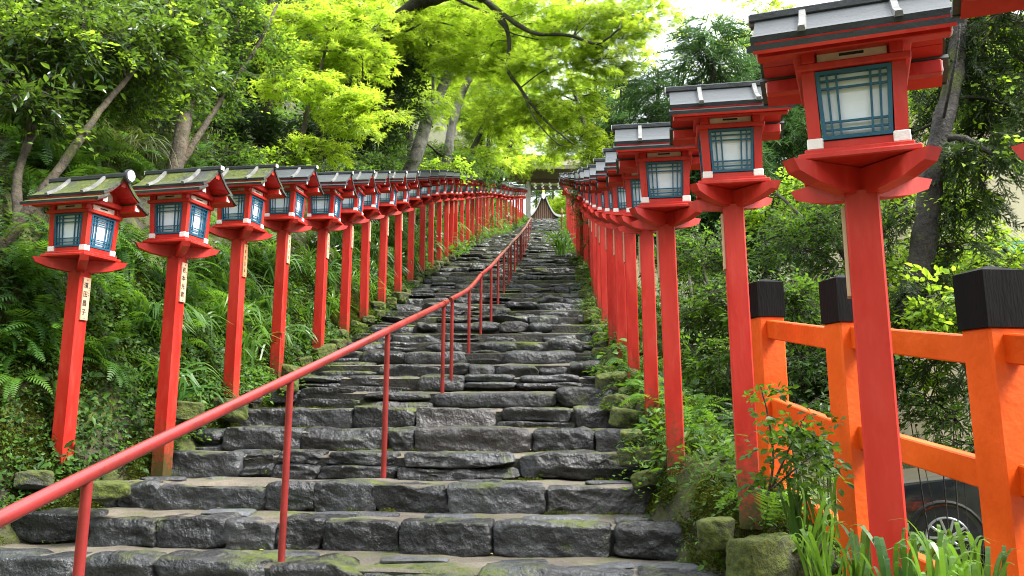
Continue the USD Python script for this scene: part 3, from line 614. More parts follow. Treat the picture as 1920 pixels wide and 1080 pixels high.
# ---------------------------------------------------------------- orange fence
fe = thing('fence', 'bright orange wooden fence with black post caps on the right', 'fence')
fpos = [(1850, 2.3, 500), (1580, 3.0, 516), (1432, 3.75, 524)]
FP = [at(u, v, Yf) for u, Yf, v in fpos]
FP = [FP[0] * 2 - FP[1] + [0.03, .02, .01]] + FP
FP[0] = FP[1] + (FP[1] - FP[2]) * 1.0
for p in FP:
    x, y, z = p; a = math.radians(8); R = np.array([[math.cos(a), -math.sin(a), 0], [math.sin(a), math.cos(a), 0], [0, 0, 1]])
    po = obj('post', MB().box((x, y, (z - .21 - .25) / 2), (.142, .142, z - .21 + .25), .008, R).out(), M['orange'], fe)
    c = MB(); w = .0765
    c.hull([R @ np.array([sx * w, sy * w, hh]) + [x, y, z] for sx in (-1, 1) for sy in (-1, 1) for hh in (-.212, -.022)] + [R @ np.array([sx * .012, sy * .012, 0]) + [x, y, z] for sx in (-1, 1) for sy in (-1, 1)])
    obj('black_cap', c.out(), M['cap'], po)
for lo, th in ((.280, .098), (.695, .098), (1.125, .095)):
    for a, b in zip(FP[:-1], FP[1:]):
        d = unit((b - a) * [1, 1, 0]); obj('rail', MB().bar(a - [0, 0, lo] + d * .06, b - [0, 0, lo] - d * .06, .054, th, .005).out(), M['orange'], fe)

# ---------------------------------------------------------------- gate and hall at the head of the stairs
M['oldwood'] = paint('weathered_wood', (0.30, 0.28, 0.25), 0.7, 0.3, 4, 0.3, stretch=(4, 4, .5), dirt=(0.16, 0.14, 0.12))
M['brownwood'] = paint('dark_brown_wood', (0.075, 0.045, 0.032), 0.6, 0.3, 5, 0.2)
M['bark_roof'] = paint('bark_thatch', (0.14, 0.115, 0.085), 0.85, 0.35, 3, 0.5, dirt=(0.07, 0.075, 0.04))
M['silver'] = paint('pale_roof_metal', (0.36, 0.35, 0.35), 0.35, 0.12, 3, 0.1)
M['gold'] = paint('gilt_fitting', (0.75, 0.42, 0.08), 0.35, 0.1, 4, 0.05)
gt = thing('gate', 'weathered wooden shrine gate with paper streamers at the top of the stairs', 'gate')
gy_, gz = 45.0 * DEPTH, 11.97 + EYE
def gp(u, v, Yg=45.0): return at(u, v, Yg)
zt = gp(990, 341)[2]
for u in (990.5, 1066): c = gp(u, 400); obj('pillar', MB().tube([[c[0], gy_, gz - .3], [c[0], gy_, zt]], .18, 14).out(), M['oldwood'], gt, smooth=40)
xa, xb = gp(968, 345)[0], gp(1085, 345)[0]
obj('lintel', MB().box(((xa + xb) / 2, gy_, gp(0, 340)[2]), (xb - xa, .26, .32), .02).out(), M['brownwood'], gt)
obj('tie_beam', MB().box(((xa + xb) / 2, gy_ + .02, gp(0, 352)[2]), (xb - xa - 1.2, .18, .26), .02).out(), M['brownwood'], gt)
rf = MB()
for k in range(6):
    y0, y1 = -1.9 + k * .0, 1.9
prof = [(-1.7, 0), (-.9, .42), (0, .95), (.9, .42), (1.7, 0)]
zr = gp(0, 329)[2]
for (ya, za), (yb, zb) in zip(prof[:-1], prof[1:]):
    rf.hull([(x, gy_ + y, zr + z + t) for x in (xa - .7, xb + .7) for y, z in ((ya, za), (yb, zb)) for t in (0, .26)])
obj('roof', rf.out(), M['bark_roof'], gt)
obj('roof_ridge', MB().box(((xa + xb) / 2, gy_, zr + 1.28), (xb - xa + 1.6, .4, .22), .04).out(), M['bark_roof'], gt)
obj('rope', MB().tube([[xa + 1.0, gy_ - .22, gp(0, 345)[2]], [(xa + xb) / 2, gy_ - .22, gp(0, 347)[2]], [xb - 1, gy_ - .22, gp(0, 345)[2]]], .04, 8).out(), M['plaque'], gt, smooth=True)
for u in (1003, 1017, 1031, 1047):
    c = gp(u, 345) - [0, .25, 0]; m = MB()
    for j in range(4): m.box((c[0] + (.05 if j % 2 else -.03), c[1] - .02 + .004 * j, c[2] - .04 - j * .105), (.11, .004, .12), 0, Rot.from_euler('y', 25 if j % 2 else -18, degrees=True).as_matrix())
    obj('paper_streamer', m.out(), M['white'], gt)
ha = thing('hall', 'shrine hall with sweeping white gable edges seen through the gate', 'building')
hy = 65.0; pk = atw(1019, 357, hy); ft = atw(1045, 404, hy); hw = ft[0] - pk[0]; cx = pk[0]
curve = [(t, pk[2] - (pk[2] - ft[2]) * (1 - (1 - t) ** 1.9)) for t in np.linspace(0, 1.35, 10).clip(0, 1.0)]
curve = [(t * hw, pk[2] - (pk[2] - ft[2]) * (1 - (1 - t) ** 1.75)) for t in np.linspace(0, 1, 9)] + [(hw * 1.5, ft[2] - .12)]
for sx in (-1, 1):
    m, b = MB(), MB()
    for (a, za), (c, zc) in zip(curve[:-1], curve[1:]):
        m.hull([(cx + sx * q, yy, z + t) for q, z in ((a, za), (c, zc)) for yy in (hy, hy + 7) for t in (0, .12)])
        b.hull([(cx + sx * q, yy, z + t) for q, z in ((a, za), (c, zc)) for yy in (hy - .12, hy - .02) for t in (-.09, .05)])
    obj('roof', m.out(), M['silver'], ha); obj('barge_board', b.out(), M['silver'], ha)
gm = [(cx, hy + .35, pk[2] - .25)] + [(cx + sx * q, hy + .35, z - .2) for sx in (-1, 1) for q, z in curve[2:]]
gb = MB()
for sx in (-1, 1):
    for (a, za), (c, zc) in zip(curve[:-1], curve[1:]):
        gb.hull([(cx + sx * q, yy, z) for q, zz in ((a, za), (c, zc)) for yy in (hy + .3, hy + .4) for z in (zz - .15, ft[2] - .3)])
obj('gable_wall', gb.out(), M['brownwood'], ha)
for k in range(-6, 7):
    q = k * hw / 7; zz = float(np.interp(abs(q), [c[0] for c in curve], [c[1] for c in curve])) - .25
    if zz > ft[2]: obj('gable_slat', MB().box((cx + q, hy + .27, (zz + ft[2] - .3) / 2), (.035, .05, zz - ft[2] + .3)).out(), M['plaque_old'], ha)
obj('gable_pendant', MB().hull([(cx + a, hy - .16 + e, pk[2] - .35 + b) for e in (0, .06) for a, b in ((0, .2), (.16, 0), (.1, -.28), (0, -.42), (-.1, -.28), (-.16, 0))]).out(), M['white'], ha)
obj('gilt_crest', MB().hull([(cx + a, hy - .15 + e, pk[2] + .02 + b) for e in (0, .04) for a, b in ((-.12, 0), (.12, 0), (.08, -.3), (-.08, -.3))]).out(), M['gold'], ha)
obj('wall', MB().box((cx, hy + 3.6, (gz + ft[2]) / 2 - .1), (hw * 2.6, 6.2, ft[2] - gz + .1)).out(), M['brownwood'], ha)

# ---------------------------------------------------------------- foliage prototypes
def merge(items):
    V, F, n = [], [], 0
    for v, f in items: V.append(v); F.append(f + n); n += len(v)
    return np.vstack(V), np.vstack(F)
def frame(d, up=(0, 0, 1), roll=0.0):
    """columns: side, along, normal"""
    y = unit(d); x = np.cross(y, up); x = unit(x) if np.linalg.norm(x) > 1e-3 else np.array([1., 0, 0]); z = np.cross(x, y)
    c, s = math.cos(roll), math.sin(roll); return np.stack([x * c + z * s, y, z * c - x * s], 1)
def oval(L, W, fold=.25):
    v = np.array([[0, 0, 0], [-W / 2, .38 * L, fold * W / 2], [W / 2, .38 * L, fold * W / 2], [0, .42 * L, 0], [-W * .36, .68 * L, fold * W * .36], [W * .36, .68 * L, fold * W * .36], [0, L, -.06 * L]])
    return v, np.array([[0, 3, 1], [0, 2, 3], [1, 3, 4], [3, 2, 5], [4, 3, 6], [3, 5, 6]])
def star(L):
    v, f = [[0, 0, 0]], []
    for a, l in ((-1.75, .55), (-.9, .85), (0, 1.0), (.9, .85), (1.75, .55)):
        i = len(v)
        for da, r in ((-.22, .42), (0, 1), (.22, .42)): v.append([math.sin(a + da) * l * L * r, math.cos(a + da) * l * L * r, -.12 * L * r * r])
        f += [[0, i + 1, i], [0, i + 2, i + 1]]
    return np.array(v, float), np.array(f)
def put(vf, p, d, up=(0, 0, 1), roll=0.0): v, f = vf; return v @ frame(d, up, roll).T + np.asarray(p), f
def ribbon(pts, w, nrm=(0, 0, 1)):
    """thin blade along a path; w: widths"""
    pts = np.asarray(pts, float); t = np.gradient(pts, axis=0); s = np.cross(t, nrm); s /= np.linalg.norm(s, axis=1, keepdims=True) + 1e-9
    w = np.broadcast_to(w, len(pts))[:, None] / 2; V = np.vstack([pts - s * w, pts + s * w]); n = len(pts)
    return V, np.array([[i, i + 1, n + i + 1] for i in range(n - 1)] + [[i, n + i + 1, n + i] for i in range(n - 1)])
def stem(pts, r): return MB().tube(pts, r, 3, False).out()

def leaf_proto(name, items, m, wood=None):
    P = proto(name); obj('leaves', merge(items), M[m], P)
    if wood: obj('twig', merge(wood), M['bark_dark'], P)
    return P

def spray_flat(name, m, seed, leafer, n=44, R_=.36, L=.06, droop=.25, twig=True):
    r = np.random.default_rng(seed); items, wood = [], []
    for b in range(5):
        a = r.uniform(-1.3, 1.3); d = np.array([math.sin(a), math.cos(a), r.uniform(-.15, .15)]); l = R_ * r.uniform(.7, 1.2)
        tip = d * l - [0, 0, droop * l * l / R_]
        if twig: wood.append(stem([np.zeros(3), d * l * .5, tip], [.004, .003, .0015]))
        for i in range(n // 5):
            t = r.uniform(.25, 1.05); p = d * l * t - [0, 0, droop * l * t * t * l / R_] + r.normal(0, .05 * R_ / .36, 3) * [1, 1, .35]
            dd = d + np.array([r.normal(0, .8), r.normal(0, .8), r.normal(-.25, .3)])
            items.append(put(leafer(L * r.uniform(.7, 1.15)), p, dd, up=(r.normal(0, .35), r.normal(0, .35), 1), roll=r.normal(0, .35)))
    return leaf_proto(name, items, m, wood if twig else None)

mk_star = star
mk_oval = lambda L: oval(L, L * .42)
mk_wide = lambda L: oval(L, L * .6)
mk_slim = lambda L: oval(L, L * .28)
MAPLE = [spray_flat('maple_spray_%03d' % i, 'maple', 10 + i, mk_star, 42, .34, .088, .2) for i in range(3)]
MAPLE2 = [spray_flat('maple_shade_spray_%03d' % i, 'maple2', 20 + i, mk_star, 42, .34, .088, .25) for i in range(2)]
GLOSSY = [spray_flat('glossy_spray_%03d' % i, 'glossy', 30 + i, mk_oval, 40, .26, .075, .5) for i in range(3)]
DARK = [spray_flat('dark_spray_%03d' % i, 'darkleaf', 40 + i, mk_oval, 48, .30, .075, .5) for i in range(2)]
SHRUB = [spray_flat('shrub_spray_%03d' % i, 'midleaf', 50 + i, mk_oval, 44, .26, .06, .5) for i in range(3)]
YOUNG = [spray_flat('young_spray_%03d' % i, 'midleaf', 65 + i, mk_wide, 15, .14, .046, .5, False) for i in range(2)]
FRESH = [spray_flat('fresh_spray_%03d' % i, 'freshleaf', 60 + i, mk_wide, 40, .26, .06, .6) for i in range(2)]

def conifer(name, m, seed, L=.5, n=26, droop=.35, need=.11, w=.012):
    r = np.random.default_rng(seed); items, wood = [], []
    main = [np.array([0, L * t, -droop * L * t * t]) for t in np.linspace(0, 1, 5)]; wood.append(stem(main, [.006, .005, .004, .003, .002]))
    for i in range(n):
        t = (i + r.uniform(0, 1)) / n; p = np.array([0, L * t, -droop * L * t * t]); sd = 1 if i % 2 else -1
        d = unit([sd * r.uniform(.5, 1), r.uniform(.5, 1.2), r.uniform(-.5, .35)]); l = need * (1.25 - .7 * t) * r.uniform(.8, 1.5)
        q = [p + d * l * s - [0, 0, .3 * l * s * s] for s in (0, .5, 1)]
        items.append(ribbon(q, [w, w * 1.3, w * .3], (r.normal(0, .5), r.normal(0, .5), 1)))
        for j in range(3):
            a = p + d * l * r.uniform(.2, .9); dd = unit(d + r.normal(0, .6, 3)); items.append(ribbon([a, a + dd * l * .45], [w * .9, w * .3], (r.normal(0, .6), r.normal(0, .6), 1)))
    return leaf_proto(name, items, m, wood)
CEDAR = [conifer('cedar_spray_%03d' % i, 'cedar', 70 + i, .5, 30, .5, .13, .010) for i in range(2)]
CYPRESS = [conifer('cypress_spray_%03d' % i, 'cypress', 80 + i, .34, 34, .6, .075, .009) for i in range(2)]
DEADSP = [conifer('dead_spray_000', 'dead', 88, .4, 26, .8, .08, .008)]

def frond(r, L, rise, W=.5, pairs=15):
    items = []; a = r.uniform(0, 6.28); h = np.array([math.cos(a), math.sin(a), 0])
    path = smooth_path([np.zeros(3), h * L * .35 + [0, 0, rise], h * L * .75 + [0, 0, rise * .95], h * L * 1.05 + [0, 0, rise * .35]], 5)
    items.append(stem(path, np.linspace(.004, .001, len(path)))); side = np.cross(h, [0, 0, 1])
    for i in range(pairs):
        t = .14 + .84 * i / pairs; k = t * (len(path) - 1); j = min(int(k), len(path) - 2); p = path[j] + (path[j + 1] - path[j]) * (k - j); d = unit(path[j + 1] - path[j]); nn = np.cross(side, d)
        l = L * W * .5 * math.sin(min(1, (t - .05) * 3.2) * 1.57) * (1.08 - t) * 1.25
        for sg in (-1, 1):
            dd = unit(side * sg + d * .45); e = p + dd * l - [0, 0, .12 * l]
            items.append(ribbon([p, p + (e - p) * .35, e], [L * .018, L * .042, L * .006], nn))
    return items
def fern(name, seed, n=9, L=.55):
    r = np.random.default_rng(seed); return leaf_proto(name, sum([frond(r, L * r.uniform(.75, 1.15), L * r.uniform(.25, .6)) for _ in range(n)], []), 'fern')
FERN = [fern('fern_%03d' % i, 90 + i) for i in range(3)]

def straps(name, m, seed, n=26, L=.5, w=.022, spread=.7, flowers=0, up=.9, stiff=.5):
    r = np.random.default_rng(seed); items = []
    for i in range(n):
        a = r.uniform(0, 6.28); h = np.array([math.cos(a), math.sin(a), 0]); l = L * r.uniform(.6, 1.15); o = np.r_[r.normal(0, .035, 2), 0]; s = spread * r.uniform(.3, 1.1)
        pts = smooth_path([o, o + h * l * .22 * s + [0, 0, l * .5 * up], o + h * l * .6 * s + [0, 0, l * (.62 + .25 * stiff) * up], o + h * l * 1.0 * s + [0, 0, l * (.30 + .75 * stiff) * up]], 3)
        k = len(pts); items.append(ribbon(pts, w * r.uniform(.7, 1.2) * np.interp(np.linspace(0, 1, k), [0, .3, .75, 1], [.6, 1, .8, .08]), np.cross(h, [0, 0, 1]) * .35 + [0, 0, 1] if s > .5 else h))
    P = leaf_proto(name, items, m)
    if flowers:
        fl = []
        for i in range(flowers):
            a = r.uniform(0, 6.28); p = np.array([math.cos(a), math.sin(a), 0]) * L * r.uniform(.2, .5) + [0, 0, L * r.uniform(.75, 1.05)]
            for k in range(5): fl.append(put(oval(.028, .02), p, [math.cos(k * 1.257), math.sin(k * 1.257), .25]))
        obj('flowers', merge(fl), M['petal'], P)
    return P
STRAP = [straps('strap_clump_%03d' % i, 'strap', 100 + i, 26, .48, .024, 1.0, 3 if i == 1 else 0, .9, .1) for i in range(3)]
IRIS = [straps('iris_clump_%03d' % i, 'strap', 110 + i, 15, .50, .026, .42, 0, .95, .62) for i in range(2)]
GRASS = [straps('grass_tuft_%03d' % i, 'grass', 120 + i, 44, .42, .008, 1.1, 0, .75, -.2) for i in range(2)]

def cover(name, m, seed, n=16, leafer=mk_wide, L=.045, R_=.13, H=.09):
    r = np.random.default_rng(seed); items = []
    for i in range(n):
        a = r.uniform(0, 6.28); q = R_ * math.sqrt(r.uniform(0, 1)); p = np.array([q * math.cos(a), q * math.sin(a), H * r.uniform(.1, 1) * (1.2 - q / R_)])
        items.append(put(leafer(L * r.uniform(.6, 1.2)), p, [math.cos(a) + r.normal(0, .6), math.sin(a) + r.normal(0, .6), r.normal(.05, .3)], roll=r.normal(0, .4)))
    return leaf_proto(name, items, m)
COVER = [cover('ground_cover_%03d' % i, 'cover', 130 + i, 18, mk_wide if i % 2 else mk_oval, .05 if i < 2 else .035) for i in range(4)]
def tuft(name, seed):
    r = np.random.default_rng(seed); items = []
    for i in range(46):
        a = r.uniform(0, 6.28); q = .05 * math.sqrt(r.uniform(0, 1)); p = np.array([q * math.cos(a), q * math.sin(a), .012 * (1 - (q / .05) ** 2)])
        e = p + np.array([r.normal(0, .007), r.normal(0, .007), r.uniform(.006, .014)]); items.append(ribbon([p, e], [.006, .002], (r.normal(), r.normal(), .2)))
    return leaf_proto(name, items, 'moss')
MOSS = [tuft('moss_tuft_%03d' % i, 140 + i) for i in range(2)]
LITTER = [leaf_proto('fallen_leaf_000', [put(star(.022), (0, 0, .004), (0, 1, .05))], 'litter'), leaf_proto('fallen_leaf_001', [put(oval(.03, .012), (0, 0, .004), (0, 1, 0))], 'litter')]

# ---------------------------------------------------------------- trees
def limb(mb, pts, r0, r1, sides=8, wob=.02, seed=0):
    p = smooth_path(pts, 5); r = np.linspace(r0, r1, len(p)); rr = np.random.default_rng(seed)
    p = p + rr.normal(0, wob, p.shape) * np.linspace(0, 1, len(p))[:, None] * r0 * 4
    mb.tube(p, r * rr.uniform(.92, 1.1, len(p)), sides); return p

def crown_points(blobs, layered):
    P, out = [], []
    for c, rad, n in blobs:
        c, rad = np.asarray(c, float), np.asarray(rad, float); d = rng.normal(size=(n, 3)); d /= np.linalg.norm(d, axis=1, keepdims=True)
        q = d * (rng.uniform(0, 1, n) ** .45)[:, None]
        if layered: q[:, 2] = (np.round(q[:, 2] * 2.2) + rng.normal(0, .13, n)) / 2.2 - .35 * (q[:, 0] ** 2 + q[:, 1] ** 2)
        P.append(c + q * rad); out.append(d)
    return np.vstack(P), np.vstack(out)

def tree(name, label, cat, trunks, blobs, protos, bark='bark', size=1.0, layered=False, group=None, wood=None, twigs=5, jitter=.3, sides=9, hang=0.0, extra=None):
    """trunks: list of (points, r0, r1); blobs: list of (centre, radii, count); limbs run from the wood to every blob"""
    t = thing(name, label, cat, (0, 0, 0), 0, group); m = MB(); skel = []
    for i, (pts, r0, r1) in enumerate(trunks): skel.append(limb(m, pts, r0, r1, sides, .02, len(name) + i))
    obj('trunk', m.out(), M[bark], t, smooth=60)
    S_ = np.vstack(skel); b = MB()
    for c, rad, n in blobs:
        c = np.asarray(c, float)
        cand = S_[S_[:, 2] < c[2] + .2 * rad[2]] if (S_[:, 2] < c[2] + .2 * rad[2]).any() else S_
        a = cand[np.argmin(np.linalg.norm(cand - c, axis=1))]; l = np.linalg.norm(c - a); r0 = float(np.clip(.012 + .012 * l, .01, .06)) * (1 if wood is None else wood)
        mid = (a + c) / 2 + rng.normal(0, .08 * l, 3) + [0, 0, .06 * l]
        pts = limb(b, [a, mid, c], r0, r0 * .4, 6, .01, n)
        for _ in range(twigs):
            e = c + rng.normal(0, .55, 3) * rad; limb(b, [pts[rng.integers(len(pts) // 2, len(pts))], (c + e) / 2 + rng.normal(0, .05, 3), e], r0 * .42, .003, 4, .01, n)
    obj('branches', b.out(), M[bark], t, smooth=60)
    P, d = crown_points(blobs, layered); n = len(P)
    R = yaw_tilt(n, jitter)
    if hang: R = R * Rot.from_euler('x', -hang + rng.normal(0, .25, n))
    # sprays reach outwards: turn each so that its tip points away from the middle of its clump
    yaw = np.arctan2(-d[:, 0], d[:, 1]) + rng.normal(0, .7, n)
    R = Rot.from_rotvec(np.c_[rng.normal(0, jitter, n), rng.normal(0, jitter, n), 0 * yaw]) * Rot.from_euler('z', yaw) * Rot.from_euler('x', -hang + rng.normal(0, .22, n))
    scatter(t, 'crown', protos, P, R, size * rng.uniform(.75, 1.3, n))
    if extra is not None:
        ep, frac = extra; k = rng.permutation(n)[:int(n * frac)]; scatter(t, 'crown_accent', ep, P[k] + rng.normal(0, .1, (len(k), 3)), R[k], size * rng.uniform(.6, 1.1, len(k)))
    return t

def B(u, v, Y, ru, rv, n, ry=None):
    """leaf clump: picture position and depth, radii in pixels of the 1920 wide photograph"""
    k = Y / 1280; return (at(u, v, Y), (ru * k, ry if ry else (ru + rv) * .5 * k, rv * k), n)
def T(*p): return [at(*q) for q in p]
def near_lantern(x, y):
    best = min([(abs(y - r[0]) + (2 if (x > 0.3 + .02 * y) != (side == 'right') else 0), side, i) for side, row in (('left', left_row), ('right', right_row)) for i, r in enumerate(row)])
    return '%s %s lantern' % (ordinal(best[2]), best[1])


# ----- left bank
tree('camellia', 'glossy-leaved tree with two thin leaning stems behind the mossy corner lantern', 'tree',
     [(T((-25, 500, 4.75), (35, 420, 4.8), (90, 345, 4.9), (150, 262, 5.05), (185, 210, 5.2), (250, 130, 5.5), (300, 40, 5.8)), .046, .015), (T((35, 420, 4.8), (33, 330, 4.95), (60, 240, 5.2), (62, 130, 5.5), (90, 40, 5.8)), .04, .014)],
     [B(40, 40, 5.9, 120, 80, 75), (B(170, 20, 6.2, 120, 80, 75)), B(260, 70, 5.6, 90, 70, 60), B(330, 20, 5.8, 70, 50, 34), B(150, 60, 5.2, 80, 60, 44), B(60, 90, 5.0, 80, 60, 44), B(60, 180, 4.9, 60, 40, 20), B(110, 130, 6.0, 110, 65, 75), B(215, 165, 6.1, 80, 50, 45), B(-40, 140, 5.8, 90, 80, 45), B(20, 190, 6.3, 70, 35, 28), B(330, 130, 6.6, 60, 45, 30)],
     GLOSSY, 'bark', .95, twigs=6, extra=(FRESH, .16))
tree('broadleaf_tree', 'many-stemmed broadleaf tree rooted above the second left lantern', 'tree',
     [(T((322, 345, 7.2), (338, 270, 7.3), (352, 200, 7.5), (385, 120, 7.8), (412, 40, 8), (425, -60, 8.2)), .10, .03), (T((318, 340, 7.2), (375, 250, 7.4), (420, 180, 7.7), (480, 90, 8.0), (520, 10, 8.3)), .045, .015), (T((352, 200, 7.5), (345, 150, 7.5), (330, 90, 7.4), (335, 0, 7.4)), .05, .015), (T((385, 120, 7.8), (440, 60, 8.2), (460, -30, 8.4)), .04, .015)],
     [B(330, 60, 7.4, 75, 60, 42), B(420, 20, 8, 90, 60, 48), B(390, 150, 7.6, 70, 45, 34), B(300, 160, 7.3, 60, 40, 26), B(480, 90, 8.2, 60, 50, 28), B(360, -40, 7.8, 120, 50, 45)],
     SHRUB, 'bark', 1.0, twigs=6, extra=(FRESH, .35))
tree('evergreen_tree', 'dark trunked evergreen on the bank behind the many-stemmed tree', 'tree',
     [(T((488, 290, 10.5), (498, 230, 10.5), (510, 150, 10.6), (512, 60, 10.8), (505, -60, 11)), .11, .05), (T((502, 210, 10.5), (540, 130, 10.8), (560, 40, 11)), .05, .02)],
     [B(500, 60, 10.8, 90, 60, 60), B(440, 150, 10.6, 80, 60, 45), B(560, 120, 11, 60, 50, 34), B(250, 60, 11, 160, 90, 110), B(60, 120, 10.5, 160, 120, 110), B(390, -20, 11, 150, 60, 80)],
     DARK, 'bark_dark', 1.35, twigs=5)
tree('maple_sapling', 'small bright maple with slender stems and tiered lime leaves above the left lanterns', 'tree',
     [(T((558, 312, 9.6), (568, 250, 9.6), (578, 200, 9.7), (600, 130, 9.8), (620, 60, 10)), .045, .015), (T((575, 318, 9.7), (610, 280, 9.7), (635, 255, 9.8), (650, 200, 9.8), (680, 150, 10)), .04, .012)],
     [B(560, 150, 9.6, 80, 25, 27), B(630, 185, 9.5, 85, 24, 31), B(660, 225, 9.4, 60, 18, 18), B(690, 205, 9.6, 55, 16, 14), B(600, 95, 9.8, 100, 30, 34), B(680, 110, 10, 70, 35, 27), B(640, 40, 10, 110, 40, 40), B(560, 30, 9.8, 80, 40, 27), B(610, 275, 9.4, 55, 14, 12), B(690, 40, 10, 70, 50, 24)],
     MAPLE, 'bark', .95, layered=True, twigs=5, jitter=.2)
# the big maple whose mossy limb crosses the top of the view
tree('great_maple', 'large maple whose thick mossy limb crosses the top and droops over the stairs', 'tree',
     [(T((560, 330, 14.2), (610, 230, 13.6), (665, 130, 13), (705, 75, 12.6), (745, 40, 12.3), (800, -2, 12), (870, -12, 12), (910, -2, 12)), .30, .09),
      (T((905, -3, 12), (930, 22, 11.9), (948, 48, 11.8), (955, 85, 11.8), (951, 128, 11.8), (975, 165, 11.7), (1000, 200, 11.6), (1035, 238, 11.5), (1075, 270, 11.4)), .055, .014),
      (T((905, -3, 12), (945, 28, 11.8), (980, 52, 11.6), (1012, 64, 11.5), (1065, 66, 11.3), (1120, 82, 11.2), (1160, 55, 11)), .055, .015),
      (T((840, -10, 12), (880, 10, 11.9), (925, 30, 11.8), (955, 60, 11.7), (1010, 75, 11.6)), .03, .01), (T((760, 60, 12.2), (800, 42, 12.2), (850, 48, 12.2), (890, 70, 12.2)), .02, .006),
      (T((975, 165, 11.7), (1005, 225, 11.5), (1040, 265, 11.4), (1060, 275, 11.3)), .018, .006)],
     [B(800, 60, 12.5, 100, 28, 70), B(900, 110, 12.5, 110, 28, 70), B(860, 20, 13, 120, 40, 80), B(1000, 30, 12, 120, 35, 90), B(1110, 40, 11.6, 120, 40, 90), B(1060, 120, 11.8, 120, 35, 85), B(1150, 100, 11.8, 80, 30, 50), B(980, 200, 12.4, 90, 35, 60), B(1050, 200, 12, 80, 40, 55), B(1090, 260, 12, 60, 30, 34), B(940, 60, 13.5, 120, 40, 70), B(1200, 30, 12, 90, 45, 60), B(740, -30, 12.3, 140, 50, 80), B(950, -40, 12, 160, 40, 50), B(1150, -30, 12, 140, 40, 40)],
     MAPLE, 'bark_dark', 1.0, layered=True, twigs=6, jitter=.2, wood=.55, sides=12)
tree('leaning_tree', 'grey lichened trunk leaning right above the middle of the left row', 'tree',
     [(T((765, 325, 15), (782, 285, 15), (803, 220, 15.2), (838, 145, 15.4), (862, 80, 15.6), (868, 10, 15.8), (870, -60, 16)), .17, .08), (T((803, 220, 15.2), (812, 160, 15), (800, 100, 15)), .05, .02)],
     [B(830, 60, 15, 90, 60, 60), B(760, 100, 15, 70, 50, 40), B(880, -10, 16, 110, 50, 60), B(800, 190, 14.8, 50, 40, 22)],
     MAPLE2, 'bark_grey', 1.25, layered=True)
tree('lichen_tree', 'slender pale lichened trunk leaning right, behind the leaning grey one', 'tree',
     [(T((838, 310, 17), (845, 250, 17), (862, 185, 17.2), (882, 140, 17.3), (890, 90, 17.5), (905, 40, 17.6), (915, -40, 18)), .13, .06), (T((882, 140, 17.3), (910, 100, 17.3), (930, 60, 17.4)), .05, .02)],
     [B(910, 40, 17.5, 90, 50, 50), B(870, 130, 17.6, 70, 40, 30), B(960, 110, 17.5, 80, 45, 40)],
     MAPLE, 'bark_grey', 1.3, layered=True)
tree('dark_evergreen', 'dense dark evergreen clump before the leaning grey trunk', 'tree',
     [(T((660, 325, 13.5), (690, 240, 13.5), (730, 165, 13.4), (770, 120, 13.4), (800, 80, 13.4)), .13, .05), (T((672, 290, 13.5), (668, 200, 13.5), (690, 110, 13.4)), .06, .02)],
     [B(735, 120, 13.4, 70, 55, 70), B(770, 90, 13.4, 50, 40, 40), B(690, 150, 13.2, 60, 45, 50), B(650, 190, 13, 60, 45, 40), B(700, 240, 13.2, 60, 40, 40), B(640, 110, 13.6, 60, 60, 50), B(745, 195, 13.6, 50, 40, 30)],
     DARK, 'bark_dark', 1.15)
tree('white_flowering_shrub', 'shrub with pale blossom behind the middle of the left lantern row', 'shrub',
     [(T((850, 340, 17.5), (848, 315, 17.5), (842, 290, 17.5)), .05, .02)], [B(850, 305, 17.3, 45, 22, 36), B(810, 285, 17.2, 40, 20, 26), B(755, 270, 15.5, 50, 22, 26)], SHRUB, 'bark', 1.2)
for j, (u, v, Yd, u2, v2, r, lab) in enumerate([(868, 330, 18.5, 910, 220, .10, 'thin dark trunk leaning right above the far left lanterns'), (912, 335, 21, 920, 200, .07, 'thin straight trunk rising behind the far left lanterns'), (934, 338, 22, 968, 235, .10, 'crooked trunk beside the gate, behind the far left lanterns')]):
    tree('slender_tree', lab, 'tree', [(T((u, v + 15, Yd), (u + (u2 - u) * .35, (v + v2) / 2 + 15, Yd), (u2, v2, Yd + .3), (u2 + 12, v2 - 110, Yd + .6)), r, r * .5)],
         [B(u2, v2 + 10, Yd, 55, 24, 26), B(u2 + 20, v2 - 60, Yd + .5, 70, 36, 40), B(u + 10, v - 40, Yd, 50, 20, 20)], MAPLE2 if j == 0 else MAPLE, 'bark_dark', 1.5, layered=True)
tree('maple_sapling', 'small lime green maple hanging over the gate roof at the stair top', 'tree',
     [(T((945, 375, 31), (950, 330, 31), (965, 300, 31)), .08, .03)], [B(965, 308, 30, 40, 12, 34), B(1002, 302, 29.5, 30, 8, 18), B(950, 292, 31, 45, 14, 34), B(1000, 288, 31, 45, 12, 30)], MAPLE, 'bark_dark', 1.5, layered=True)

